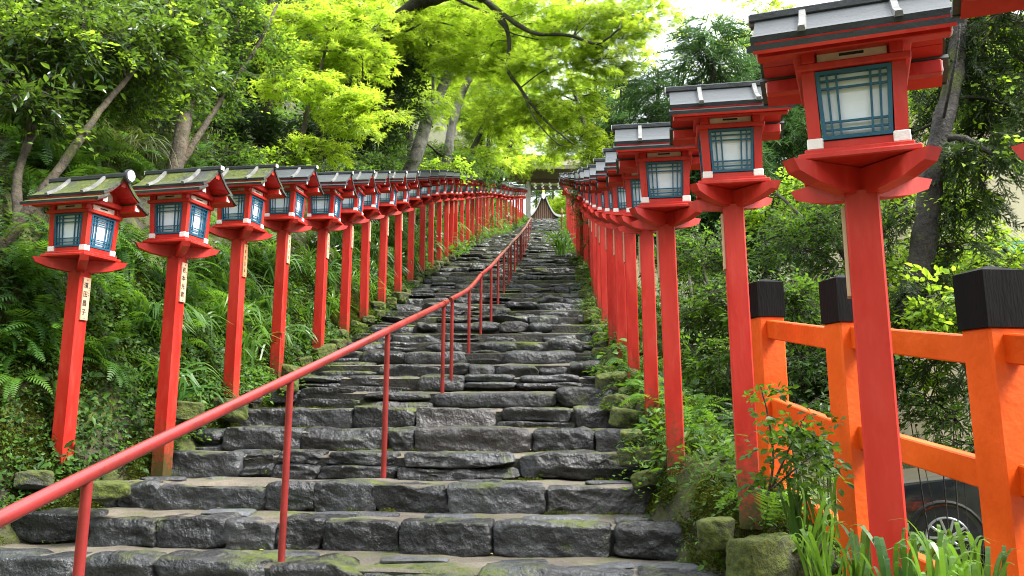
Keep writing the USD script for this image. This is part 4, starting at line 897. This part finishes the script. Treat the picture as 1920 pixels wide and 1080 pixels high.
# ----- trees farther up the hill and beyond, one by one
far = [(140, 180, 19, 260, 220, 'm'), (420, 120, 20, 200, 170, 's'), (620, 200, 21, 150, 150, 'd'), (300, 240, 17, 150, 120, 's'), (760, 120, 23, 150, 150, 'm'), (900, 210, 26, 110, 90, 'm'), (860, 60, 25, 160, 110, 'm'), (1010, 110, 27, 130, 120, 'm'), (1000, 230, 38, 70, 60, 'm'), (1090, 240, 36, 80, 80, 'm'),
       (1110, 170, 30, 100, 80, 'm'), (960, 20, 34, 220, 120, 'm'), (700, -10, 30, 220, 130, 'm'), (500, 10, 27, 220, 140, 's'), (1040, 330, 60, 60, 35, 's'), (1060, 385, 58, 40, 26, 'm'), (1090, 360, 60, 45, 40, 's'), (1015, 345, 57, 36, 30, 's'), (1010, 350, 62, 40, 40, 's'), (1035, 385, 63, 40, 20, 'm'), (1130, 320, 50, 60, 50, 's'), (960, 320, 56, 60, 40, 's'), (1400, 200, 26, 150, 130, 's'), (1300, 300, 24, 120, 110, 's'), (1540, 200, 25, 180, 160, 's'), (1720, 120, 24, 200, 180, 'm'), (1860, 260, 30, 160, 180, 's'), (1440, 60, 30, 160, 90, 'm'), (1500, 420, 20, 170, 120, 's'), (1350, 430, 18, 120, 110, 'd'), (1680, 420, 20, 150, 120, 's'), (40, 20, 24, 260, 180, 's')]
kinds = {'m': (MAPLE, 'bright green maple', 2.1, True), 's': (SHRUB, 'mid green broadleaf tree', 2.3, False), 'd': (DARK, 'dark evergreen', 2.3, False)}
where = lambda u: 'left of the stairs' if u < 900 else 'over the head of the stairs' if u < 1140 else 'right of the stairs'
for (u, v, Yd, ru, rv, kd) in far:
    pr, nm, sz, lay = kinds[kd]; c = at(u, v, Yd); g0 = float(ground(c[:1], c[1:2])[0])
    k = Yd / 1280; nb = 5; bl = []
    for j in range(nb):
        a = j * 2 * math.pi / nb + rng.uniform(0, 1); bl.append((c + np.array([math.cos(a) * ru * .5, rng.uniform(-.4, .4) * ru, math.sin(a) * rv * .5]) * k, np.array([ru * .55, ru * .45, rv * .5]) * k, int((26 if not (950 < u < 1420 and v < 160) else 13) * max(1, ru * rv / 15000))))
    if XL(c[1]) - 1 < c[0] < XR(c[1]) + 1 and c[1] < 66: c0 = float(XL(c[1])) - 2.2 if (c[0] - XL(c[1])) < (XR(c[1]) - c[0]) else float(XR(c[1])) + 2.2
    else: c0 = c[0]
    g0 = float(ground(np.array([c0]), c[1:2])[0])
    base = np.array([c0 + rng.normal(0, .6), c[1], g0 - .3])
    top = c + [rng.normal(0, .4), 0, rv * k * .5]
    if top[2] < g0 + 1: top[2] = g0 + 2.5
    tree(('maple_tree' if kd == 'm' else 'broadleaf_tree' if kd == 's' else 'evergreen_tree'), '%s standing in the wood %s' % (nm, where(u)), 'tree', [([base, (base + top) / 2 + rng.normal(0, .25, 3), top], .16, .05)], bl, pr, 'bark_dark', sz, layered=lay, twigs=3, group='%s in the wood %s' % (nm, where(u)))

# ----- right side
def cedar(u, v0, v1, Yd, ru, label, protos=CEDAR, bark='bark_dark', n=150, sz=1.3):
    b, t = at(u, v0, Yd), at(u, v1, Yd); h = t[2] - b[2]; bl = []
    for j in range(9):
        f = j / 8; w = ru * Yd / 1280 * (1.0 - .75 * f); bl.append((b + (t - b) * f + [rng.normal(0, .15), rng.normal(0, .1), 0], (w, w, h * .10 + .12), int(n / 9 * (1.5 - f))))
    return tree('cedar', label, 'tree', [([b - [0, 0, .8], (b + t) / 2 + [rng.normal(0, .08), 0, 0], t], .10, .02)], bl, protos, bark, sz, twigs=4, hang=.15, wood=.6)
cedar(1335, 420, 60, 11, 85, 'tall blue-green young cedar behind the third and fourth right lanterns', n=420)
cedar(1235, 420, 130, 12.5, 85, 'shorter blue-green cedar behind the fifth right lantern', n=340)
cedar(1165, 420, 165, 15, 70, 'blue-green cedar whose twigs overhang the far right lanterns', n=300)
cedar(1440, 420, 90, 12, 90, 'blue-green cedar hidden partly by the roof of the largest lantern', n=340)
tree('cypress', 'large dark cypress with a black trunk right of the largest lantern', 'tree',
     [(T((1700, 660, 5.8), (1712, 560, 5.8), (1735, 440, 5.8), (1748, 330, 5.8), (1765, 240, 5.8), (1790, 140, 5.9), (1800, 20, 6.0), (1810, -120, 6.1)), .125, .06), (T((1765, 262, 5.8), (1810, 262, 5.7), (1860, 290, 5.6)), .05, .02), (T((1765, 240, 5.8), (1782, 160, 5.6), (1796, 80, 5.5), (1800, 10, 5.5)), .016, .01)],
     [B(1850, 90, 6, 80, 60, 51), B(1900, 200, 5.9, 70, 70, 51), B(1830, 280, 5.7, 60, 40, 36), B(1790, 180, 6.2, 60, 50, 30), B(1700, 400, 5.9, 40, 30, 13), B(1810, 370, 5.8, 60, 30, 23), B(1700, 540, 5.7, 50, 25, 14), B(1800, 460, 5.9, 40, 25, 10), B(1740, 60, 6.3, 70, 60, 30), B(1900, -20, 6, 110, 60, 40), B(1800, 680, 5.6, 70, 40, 24), B(1700, 250, 6.3, 40, 40, 9)],
     CYPRESS, 'bark_dark', 1.0, twigs=7, hang=.45, extra=(FRESH, .2))
shrubs = [('leafy shrub between the second and third right lanterns', SHRUB, [(1320, 470, 7.5, 60, 70, 66), (1300, 600, 7.0, 60, 70, 60), (1340, 700, 6.2, 50, 70, 46), (1390, 560, 6.5, 60, 60, 50)], 1.0),
          ('fresh green shrub rising behind the farthest orange fence post', SHRUB, [(1500, 450, 6.5, 70, 70, 60), (1560, 400, 7, 70, 60, 50), (1470, 560, 5.6, 60, 45, 44), (1540, 560, 6, 60, 50, 44), (1600, 480, 7, 60, 70, 50)], .95),
          ('leafy shrub filling the gap below the top rail of the fence', DARK, [(1500, 690, 5.6, 70, 50, 60), (1600, 690, 5.8, 60, 50, 50), (1480, 790, 4.9, 50, 40, 34)], .9),
          ('light green shrub at the foot of the dark cypress', FRESH, [(1690, 480, 6.6, 60, 60, 40), (1700, 590, 6.0, 70, 45, 44), (1790, 590, 5.5, 60, 45, 40), (1690, 350, 7, 50, 50, 26), (1800, 520, 6.4, 50, 50, 30), (1700, 690, 6.2, 50, 40, 20)], 1.0),
          ('lime leafed shrub behind the nearest black fence cap', FRESH, [(1880, 500, 6.2, 50, 50, 30), (1900, 590, 5.8, 50, 50, 34), (1850, 450, 6.6, 40, 30, 16)], 1.0),
          ('pale lime shrub glowing behind the dark cypress trunk', FRESH, [(1720, 330, 9, 70, 60, 44), (1780, 430, 9, 50, 50, 30), (1880, 150, 10, 80, 90, 60), (1760, 180, 10, 70, 70, 50), (1640, 330, 10, 60, 70, 40)], 1.3),
          ('fresh green shrub between the first and second right lantern posts', FRESH, [(1540, 360, 9.5, 70, 60, 44), (1450, 380, 10, 50, 50, 30), (1500, 620, 6.8, 60, 50, 26)], 1.2),
          ('thin twiggy bush in front of the parked car', SHRUB, [(1790, 790, 5.6, 50, 35, 17), (1830, 840, 5.5, 40, 25, 10), (1740, 760, 5.8, 40, 40, 14)], .8),
          ('leafy bush behind the fourth right lantern post', SHRUB, [(1240, 560, 9, 40, 60, 40), (1280, 480, 9.5, 60, 60, 50), (1270, 680, 7.5, 40, 60, 34)], 1.1)]
for lab, pr, bl, sz in shrubs:
    bb = [B(*q) for q in bl]; c = np.mean([q[0] for q in bb], 0); g0 = float(ground(np.array([c[0]]), np.array([c[1]]))[0])
    tree('shrub', lab, 'shrub', [([[c[0] + dx, c[1], g0 - .2], c * [1, 1, 0] + [dx * 2, 0, (c[2] + g0) / 2], c + [dx * 3, 0, 0]], .007 if 'twiggy' not in lab else .003, .003) for dx in (-.1, .08, .02)], bb, pr, 'bark_dark', sz, twigs=5)

# low shrubs on the upper bank between the trunks
bank = [(60, 330, 6.6, 60, 40, 30, 'S'), (180, 310, 7.6, 60, 35, 30, 'F'), (250, 250, 8.6, 60, 40, 34, 'D'), (420, 290, 8.6, 55, 35, 28, 'S'), (470, 230, 10, 60, 40, 34, 'D'), (390, 220, 9.6, 50, 40, 30, 'S'), (520, 300, 9.4, 50, 28, 24, 'F'), (620, 310, 11, 50, 24, 26, 'S'), (700, 300, 12.2, 50, 24, 30, 'S'), (600, 240, 12.5, 60, 40, 36, 'D'), (20, 250, 7.4, 60, 50, 36, 'F'), (120, 220, 9, 80, 50, 44, 'D'), (820, 310, 15.6, 50, 16, 26, 'F'), (900, 320, 19.5, 45, 14, 26, 'S'), (700, 210, 14.5, 60, 40, 40, 'D'), (300, 200, 10, 60, 40, 36, 'D')]
look = {'S': (SHRUB, 'mid green leafy'), 'F': (FRESH, 'light green'), 'D': (DARK, 'dark glossy')}
for (u, v, Yd, ru, rv, n, kd) in bank:
    pr, nm = look[kd]; q = B(u, v, Yd, ru, rv, n); c = q[0]; g0 = float(ground(c[:1], c[1:2])[0])
    if g0 > c[2] - .3: q = (np.array([c[0], c[1], g0 + .35]), q[1], n); c = q[0]
    tree('bank_shrub', '%s shrub on the bank above the %s' % (nm, near_lantern(c[0], c[1])), 'shrub', [([[c[0] + dx, c[1], g0 - .15], [c[0] + dx * 1.5, c[1], (g0 + c[2]) / 2], c + [dx * 2, 0, .1]], .016, .006) for dx in (-.07, .06)], [q, (c + [rng.normal(0, .25), rng.normal(0, .2), -.15], np.array(q[1]) * .8, n // 2)], pr, 'bark_dark', .95 + .02 * Yd, twigs=4, group='shrubs on the upper left bank')

# ---------------------------------------------------------------- plants on the ground
def pick(n, xf, yr, dens=None):
    y = rng.uniform(0, 1, n) ** 1.0 * (yr[1] - yr[0]) + yr[0]; d = xf(n)
    return d, y
def plant_stuff(name, label, cat, protos, x, y, size, off=0.0, normal_mix=.6, tilt=.25):
    z = ground(x, y); nn = ground_n(x, y); nn = nn * normal_mix + np.array([0, 0, 1 - normal_mix]); nn /= np.linalg.norm(nn, axis=1, keepdims=True)
    scatter('/World', name, protos, np.c_[x, y, z + off], yaw_tilt(len(x), tilt, nn), size * rng.uniform(.7, 1.35, len(x)), label=label, cat=cat)
def lumpy(x, y, s, seed, lim): return meshkit.fbm(np.c_[x * s, y * s, 0 * x], 3, seed) > lim
# left bank
n = 15000; y = rng.uniform(3, 21, n); x = XL(y) - (.10 + 6.2 * rng.uniform(0, 1, n) ** 1.35); k = lumpy(x, y, 1.3, 4, .42)
plant_stuff('ground_cover', 'small leafy plants covering the steep bank left of the stairs', 'ground cover', COVER, x[k], y[k], 1.0)
n = 5200; y = rng.uniform(19, 52, n); x = XL(y) - (.10 + 9 * rng.uniform(0, 1, n) ** 1.5)
plant_stuff('ground_cover', 'leafy undergrowth on the upper left bank behind the far lanterns', 'ground cover', COVER, x, y, 2.4)
n = 3600; y = rng.uniform(1.8, 48, n); x = XR(y) + .12 + 6 * rng.uniform(0, 1, n) ** 1.6; k = (x < 3.8) | (y > 12)
plant_stuff('ground_cover', 'leafy undergrowth on the slope right of the stairs', 'ground cover', COVER, x[k], y[k], 1.0 + .05 * y[k])
n = 700; y = rng.uniform(4.1, 8, n); x = XR(y) + rng.uniform(-.12, .75, n)
plant_stuff('ground_cover', 'small leafy plants on the mossy mound around the near right lantern posts', 'ground cover', COVER, x, y, .62)
n = 1800; y = rng.uniform(4.6, 9, n); x = XL(y) - rng.uniform(.02, 1.1, n)
plant_stuff('ground_cover', 'small leafy plants at the foot of the left bank beside the first lantern posts', 'ground cover', COVER, x, y, .72)
# moss: along both edges of the stairs and in patches on the bank
n = 26000; y = rng.uniform(2.6, 18, n); x = XL(y) - np.abs(rng.normal(0, .5, n)) + .1; k = lumpy(x, y, 2.5, 6, .42)
plant_stuff('moss', 'green moss cushions on the left bank foot', 'moss', MOSS, x[k], y[k], 1.1, 0, 1.0, .1)
n = 9000; y = rng.uniform(2, 18, n); x = XR(y) + rng.uniform(-.12, .5, n); k = lumpy(x, y, 2.5, 8, .40)
plant_stuff('moss', 'green moss along the right edge of the stairs', 'moss', MOSS, x[k], y[k], 1.1, 0, 1.0, .1)
# things one can count: ferns, strap-leaved clumps, grass tufts, irises
def each(name, label, cat, group, protos, pts, size, tilt=8):
    for i, (x, y, s) in enumerate(pts):
        z = float(ground(np.array([x]), np.array([y]))[0]); nn = ground_n(np.array([x]), np.array([y]))[0]
        copy_of(protos[i % len(protos)], name, label % near_lantern(x, y) if '%s' in label else label, cat, (x, y, z - .01), 0, group, size * s, rot=(float(-nn[1] * 25 + rng.normal(0, tilt)), float(nn[0] * 25 + rng.normal(0, tilt)), float(rng.uniform(0, 360))))
pts = []
for _ in range(150):
    u, v = rng.uniform(-20, 500), rng.uniform(420, 740)
    if v > 700 - .25 * u + 60: continue
    p = hit(u, v); 
    if p[0] < XL(p[1]) - .25: pts.append((p[0], p[1], rng.uniform(.6, 1.15)))
each('fern', 'arching green fern on the bank beside the %s', 'fern', 'ferns on the left bank', FERN, pts[:75], .62)
pts = [(p[0], p[1], rng.uniform(.8, 1.3)) for p in (hit(rng.uniform(0, 560), rng.uniform(230, 400)) for _ in range(60)) if p[0] < XL(p[1]) - .6]
each('fern', 'fern growing high on the bank above the roof of the %s', 'fern', 'ferns high on the left bank', FERN, pts, .62)
pts = []
for y in np.arange(6.4, 19.5, .2):
    for _ in range(2): pts.append((float(XL(y)) - rng.uniform(.12, .95), y + rng.normal(0, .08), rng.uniform(.7, 1.2)))
each('strap_leaf_plant', 'clump of long arching strap leaves behind the post of the %s', 'plant', 'strap-leaved clumps along the left row', STRAP, pts, 1.0)
pts = [(float(XL(y)) - rng.uniform(.1, .7), y, rng.uniform(1, 1.5)) for y in np.arange(19.6, 38, .37)]
each('strap_leaf_plant', 'leafy clump with white flowers behind the post of the %s', 'plant', 'strap-leaved clumps behind the far left posts', STRAP, pts, 1.1)
pts = []
for _ in range(140):
    p = hit(rng.uniform(370, 640), rng.uniform(235, 325)) if rng.uniform() < .75 else hit(rng.uniform(150, 330), rng.uniform(255, 320))
    if p[0] < XL(p[1]) - .5: pts.append((p[0], p[1], rng.uniform(.7, 1.3)))
pts = pts[::2]
each('grass_tuft', 'tuft of dry hanging grass high on the bank above the %s', 'grass', 'grass tufts on the upper left bank', GRASS, pts, 1.15)
ir = [(1690, 1120, 1.75), (1730, 1130, 1.8), (1770, 1110, 1.85), (1810, 1120, 1.85), (1845, 1130, 1.9), (1750, 1150, 1.65), (1800, 1160, 1.7)]
for i, (u, v, Yd) in enumerate(ir):
    p = at(u, v - 55, Yd); copy_of(IRIS[i % 2], 'iris_plant', 'iris clump with upright sword leaves at the foot of the nearest fence post', 'plant', p - [0, 0, .12], 0, 'irises at the nearest fence post', .52, rot=(rng.normal(0, 6), rng.normal(0, 6), rng.uniform(0, 360)))
ir = [(1545, 1050, 2.55), (1590, 1080, 2.5), (1625, 1060, 2.6), (1520, 1000, 2.75), (1560, 960, 2.85), (1500, 960, 2.9)]
for i, (u, v, Yd) in enumerate(ir):
    p = at(u, v, Yd); copy_of(IRIS[i % 2], 'iris_plant', 'iris clump with long sword leaves left of the largest lantern post', 'plant', p - [0, 0, .1], 0, 'irises left of the largest lantern post', .62, rot=(rng.normal(0, 10), rng.normal(0, 10), rng.uniform(0, 360)))
pts = [(float(XR(y)) + rng.uniform(.05, .55), y, rng.uniform(.3, .55)) for y in np.arange(4.15, 10.4, .27)]
each('fern', 'small fern at the foot of the %s', 'fern', 'ferns between the right lantern posts', FERN, pts, 1.0)
c = at(1070, 470, 16.6)
copy_of(STRAP[1], 'strap_leaf_plant', 'bright leafy clump on the right edge of the stairs, far up', 'plant', (float(XR(20.2)) - .35, 20.2, float(S(20.2)) + EYE), 0, None, 1.9, rot=(0, 0, 40))
# plant with oval leaves before the fence
tree('young_shrub', 'slender young plant with grey-green oval leaves before the orange fence', 'plant', [(T((1440, 930, 2.95), (1450, 860, 2.95), (1440, 780, 2.95), (1425, 720, 2.95)), .006, .003), (T((1445, 920, 2.95), (1480, 840, 2.9), (1510, 780, 2.9)), .006, .002), (T((1445, 920, 2.95), (1490, 880, 2.8), (1530, 850, 2.8)), .005, .002)],
     [B(1440, 730, 2.95, 25, 25, 5), B(1480, 850, 2.9, 45, 40, 11), B(1450, 900, 2.9, 40, 30, 9), B(1500, 790, 2.9, 28, 28, 6), B(1520, 840, 2.85, 30, 30, 8), B(1435, 800, 2.95, 20, 30, 5)], YOUNG, 'bark', .8, twigs=0, wood=.25)
# mossy boulders along both edges
ROCK = []
for i in range(4):
    P = proto('mossy_rock_%03d' % i); q, f = stone(1, .9, .75, 4, 300 + i, .9, .25, .05, 8); obj('rock', (q, f), M['mossrock'], P, smooth=50); ROCK.append(P)
def rocks(group, label, pts):
    for i, (x, y, z, s) in enumerate(pts):
        copy_of(ROCK[i % 4], 'mossy_rock', label % near_lantern(x, y), 'rock', (x, y, z), 0, group, (s * rng.uniform(.8, 1.25), s, s * rng.uniform(.7, 1)), rot=(rng.normal(0, 8), rng.normal(0, 8), rng.uniform(0, 360)))
rocks('mossy rocks at the left edge of the stairs', 'mossy rock at the left edge of the stairs beside the %s', [(float(XL(y)) + rng.uniform(-.05, .18), y, float(S(y)) + EYE + .02, rng.uniform(.16, .27)) for y in np.arange(6.5, 21, .46)])
rocks('mossy rocks at the right edge of the stairs', 'mossy rock at the right edge of the stairs beside the %s', [(float(XR(y)) + rng.uniform(-.10, .04), y, float(.5 * S(y) + .5 * Mnd(y)) + EYE - .03, rng.uniform(.16, .27)) for y in np.arange(5.2, 18.5, .44)])
p = at(1432, 1000, 3.26) - [0, 0, .13]; copy_of(ROCK[1], 'mossy_rock', 'big dark boulder half covered in moss at the foot of the second right lantern', 'rock', p, 0, None, (.34, .24, .36), rot=(0, 0, 30))
p = at(1345, 1000, 3.36); copy_of(ROCK[2], 'mossy_rock', 'small mossy rock at the right end of the lowest full step', 'rock', p, 0, None, .2, rot=(0, 0, 80))
p = at(65, 890, 4.35); copy_of(ROCK[3], 'mossy_rock', 'dark rock left of the first lantern post on the left', 'rock', p - [0, 0, .03], 0, None, (.2, .18, .15), rot=(0, 0, 10))
p = at(200, 905, 4.2); copy_of(ROCK[0], 'mossy_rock', 'low mossy rock just right of the first left lantern post', 'rock', p - [0, 0, .05], 0, None, (.26, .2, .16), rot=(0, 0, 15))
p = at(345, 770, 5.1); copy_of(ROCK[2], 'mossy_rock', 'mossy rock between the second and third left lantern posts', 'rock', p, 0, None, (.26, .2, .18), rot=(0, 0, 50))
# moss and fallen leaves on the treads
mp, lp = [], []
for i in range(K0 - 1, K0 + 26):
    y, z, k = yk[i], zk[i], i - K0; y2 = yk[i + 1]
    for _ in range(46 if k < 8 else 22):
        x = rng.uniform(edge_l(y), edge_r(y, k)); e = abs((x - (edge_l(y) + edge_r(y, k)) / 2) / (edge_r(y, k) - edge_l(y))) * 2
        if meshkit.noise(np.array([[x * 2.2, k * 3.1, 0]]))[0] + .3 * e > .72:
            for _ in range(3): mp.append((x + rng.normal(0, .04), front(k + 1, x, y2) + .045 - abs(rng.normal(0, .03)), z - .012 + EYE))
    for _ in range(9): x = rng.uniform(edge_l(y), edge_r(y, k)); lp.append((x, front(k, x, y + rng.uniform(.05, y2 - y - .02)), z + .012 + EYE))
scatter('/World', 'moss', MOSS, mp, yaw_tilt(len(mp), .2), rng.uniform(.4, .9, len(mp)), label='thin moss in the corners of the stone treads', cat='moss')
wp = []
for i in range(K0, K0 + 14):
    for _ in range(5):
        x = rng.uniform(edge_l(yk[i]), edge_r(yk[i], i - K0)); wp.append((x, front(i - K0 + 1, x, yk[i + 1]) + .03, zk[i] + EYE - .01))
for _ in range(260):
    y = rng.uniform(4.6, 17); sd = rng.uniform() < .5; x = float(XL(y)) + rng.uniform(-.05, .22) if sd else float(XR(y)) + rng.uniform(-.2, .08); wp.append((x, y, (float(S(y)) if sd else .5 * float(S(y) + Mnd(y))) + EYE))
scatter('/World', 'step_weeds', COVER, wp, yaw_tilt(len(wp), .3), np.r_[rng.uniform(.22, .5, 70), rng.uniform(.45, .95, len(wp) - 70)], label='small weeds growing in the joints and along the edges of the steps', cat='weeds')
scatter('/World', 'fallen_leaves', LITTER, lp, yaw_tilt(len(lp), .15), rng.uniform(.6, 1.2, len(lp)), label='small fallen yellow leaves lying on the steps', cat='leaves')

# ---------------------------------------------------------------- parked car and the houses on the right
M['carpaint'] = paint('black_car_paint', (0.012, 0.013, 0.016), 0.12, 0.05, 3, 0.0, coat=1.0)
M['rubber'] = paint('tyre_rubber', (0.022, 0.022, 0.023), 0.7, 0.1, 8, 0.1)
M['alloy'] = mat('alloy_wheel', {'p': ('principled_bsdf', {'base_color': (0.62, 0.63, 0.65), 'metallic': 0.9, 'roughness': 0.3})}, [], 'p.BSDF')
M['carglass'] = mat('car_glass', {'p': ('principled_bsdf', {'base_color': (0.02, 0.022, 0.024), 'roughness': 0.04, 'specular_ior_level': 0.8})}, [], 'p.BSDF')
M['lamp'] = mat('headlamp_glass', {'p': ('principled_bsdf', {'base_color': (0.6, 0.62, 0.65), 'roughness': 0.1, 'metallic': 0.4})}, [], 'p.BSDF')
wc = at(1790, 992, 7.3); cr = math.radians(-20)
car = thing('parked_car', 'black parked car with silver alloy wheels beyond the orange fence', 'car', (wc[0] - .25, wc[1] + .2, .012), -20)
# local: nose towards -x, front axle at x=0.25, near side towards -y
prof = [(-.62, .30), (-.66, .52), (-.60, .70), (-.30, .84), (.45, .98), (.75, 1.04)]
body = MB()
sec = [(-.66, .34, .62, .62), (-.60, .22, .74, .78), (-.30, .20, .84, .86), (.45, .20, .97, .89), (1.0, .20, 1.03, .90), (2.4, .20, 1.05, .90), (3.2, .22, 1.05, .88), (3.7, .30, .98, .80)]
V = []
for x, z0, z1, w in sec:
    ring = [(-w * .96, z0), (-w, z0 + .12), (-w, z0 + (z1 - z0) * .62), (-w * .93, z1 - .05), (-w * .78, z1), (w * .78, z1), (w * .93, z1 - .05), (w, z0 + (z1 - z0) * .62), (w, z0 + .12), (w * .96, z0)]
    V += [(x, yy + .9, zz) for yy, zz in ring]
nr = 10; Fc = [[i * nr + j, i * nr + (j + 1) % nr, (i + 1) * nr + (j + 1) % nr, (i + 1) * nr + j] for i in range(len(sec) - 1) for j in range(nr)]
body.add(V, Fc); body.hull([v for v in V[:nr]] + [(-.665, .9, .5)]); body.hull([v for v in V[-nr:]] + [(3.73, .9, .6)])
obj('body', body.out(), M['carpaint'], car, smooth=35)
cab = MB().hull([(x, .9 + s * w, z) for x, z, w in ((.62, 1.0, .78), (1.35, 1.43, .62), (2.5, 1.46, .62), (3.35, 1.03, .74)) for s in (-1, 1)])
obj('cabin_glass', cab.out(), M['carglass'], car)
obj('roof', MB().hull([(x, .9 + s * w, z) for x, z, w in ((1.30, 1.425, .64), (1.5, 1.475, .60), (2.4, 1.485, .60), (2.62, 1.44, .64)) for s in (-1, 1)]).out(), M['carpaint'], car, smooth=40)
for s in (-1, 1):
    obj('windscreen_pillar', MB().bar((.58, .9 + s * .80, .99), (1.36, .9 + s * .635, 1.435), .07, .05, .01).out(), M['carpaint'], car)
    obj('headlight', MB().hull([(x, .9 + s * y, z) for x, y, z in ((-.60, .50, .66), (-.60, .50, .76), (-.34, .80, .70), (-.30, .82, .80), (-.56, .66, .64))]).out(), M['lamp'], car)
    for wx in (.25, 2.85):
        yy = .9 + s * .80; w = obj('wheel', MB().tube([[wx, yy - .10, .32], [wx, yy - .085, .32], [wx, yy + .085, .32], [wx, yy + .10, .32]], [.27, .32, .32, .27], 36).out(), M['rubber'], car, smooth=35)
        o = yy + s * .102
        rim = MB(); a = np.linspace(0, 2 * np.pi, 33); rim.tube([[wx + .205 * math.cos(t), o, .32 + .205 * math.sin(t)] for t in a], .013, 6, False)
        for t in np.arange(10) * 2 * np.pi / 10: rim.bar((wx + .03 * math.cos(t), o + s * .005, .32 + .03 * math.sin(t)), (wx + .2 * math.cos(t), o - s * .004, .32 + .2 * math.sin(t)), .026, .02, .004, up=(0, 1, 0))
        rim.tube([[wx, o - .012, .32], [wx, o + .014, .32]], .05, 14); obj('rim', rim.out(), M['alloy'], w, smooth=40)
        obj('wheel_arch', MB().tube([[wx + .36 * math.cos(t), .9 + s * .895, .32 + .36 * math.sin(t)] for t in np.linspace(.0, math.pi, 15)], .022, 6).out(), M['dark'], car, smooth=40)
M['plaster'] = paint('cream_plaster', (0.62, 0.53, 0.36), 0.85, 0.08, 2, 0.1)
M['copper'] = paint('green_copper_roof', (0.10, 0.27, 0.20), 0.45, 0.25, 3, 0.1)
ho = thing('house', 'cream walled house with green copper porch roof behind the cypress', 'building')
hw0 = at(1690, 300, 13); hx, hyy = hw0[0], 13.0 * DEPTH
obj('wall', MB().box((hx + 4.5, hyy + 3.5, 4.05), (9, 7, 8.1)).out(), M['plaster'], ho)
ze = at(1850, 42, 12.2)[2]
rf = MB()
for sy, (ya, yb) in ((0, (-1.0, 3.5)), (1, (8.0, 3.5))): rf.hull([(x, hyy + yy, z + t) for x in (hx - .9, hx + 9.9) for yy, z in ((ya, ze), (yb, ze + 2.2)) for t in (0, .16)])
obj('roof', rf.out(), M['brownwood'], ho)
for k in range(12): obj('rafter', MB().bar((hx - .6 + k * .9, hyy - .95, ze - .06), (hx - .6 + k * .9, hyy + .02, ze + .40), .09, .10).out(), M['brownwood'], ho)
zp = at(1870, 455, 11.6)[2]
pr_ = obj('porch_roof', MB().hull([(x, hyy + yy, z + t) for x in (hx + 1.2, hx + 9) for yy, z in ((-1.6, zp - .22), (-.003, zp + .28)) for t in (0, .07)]).out(), M['copper'], ho)
for k in range(5): obj('seam', MB().bar((hx + 1.2, hyy - 1.45 + k * .33, zp - .10 + k * .105), (hx + 9, hyy - 1.45 + k * .33, zp - .10 + k * .105), .03, .03).out(), M['copper'], pr_)
obj('porch_beam', MB().box((hx + 5.1, hyy - 1.4, zp - .42), (7.6, .14, .26), .02).out(), M['brownwood'], ho)
for k in range(4): obj('porch_post', MB().box((hx + 1.6 + k * 2.2, hyy - 1.4, (zp - .5) / 2), (.14, .14, zp - .5), .01).out(), M['brownwood'], ho)
for k in range(3):
    w = obj('window', MB().box((hx + 2.4 + k * 2.4, hyy - .03, zp - 1.3), (1.5, .06, 1.3)).out(), M['brownwood'], ho); obj('pane', MB().box((hx + 2.4 + k * 2.4, hyy - .063, zp - 1.3), (1.36, .01, 1.16)).out(), M['carglass'], w)
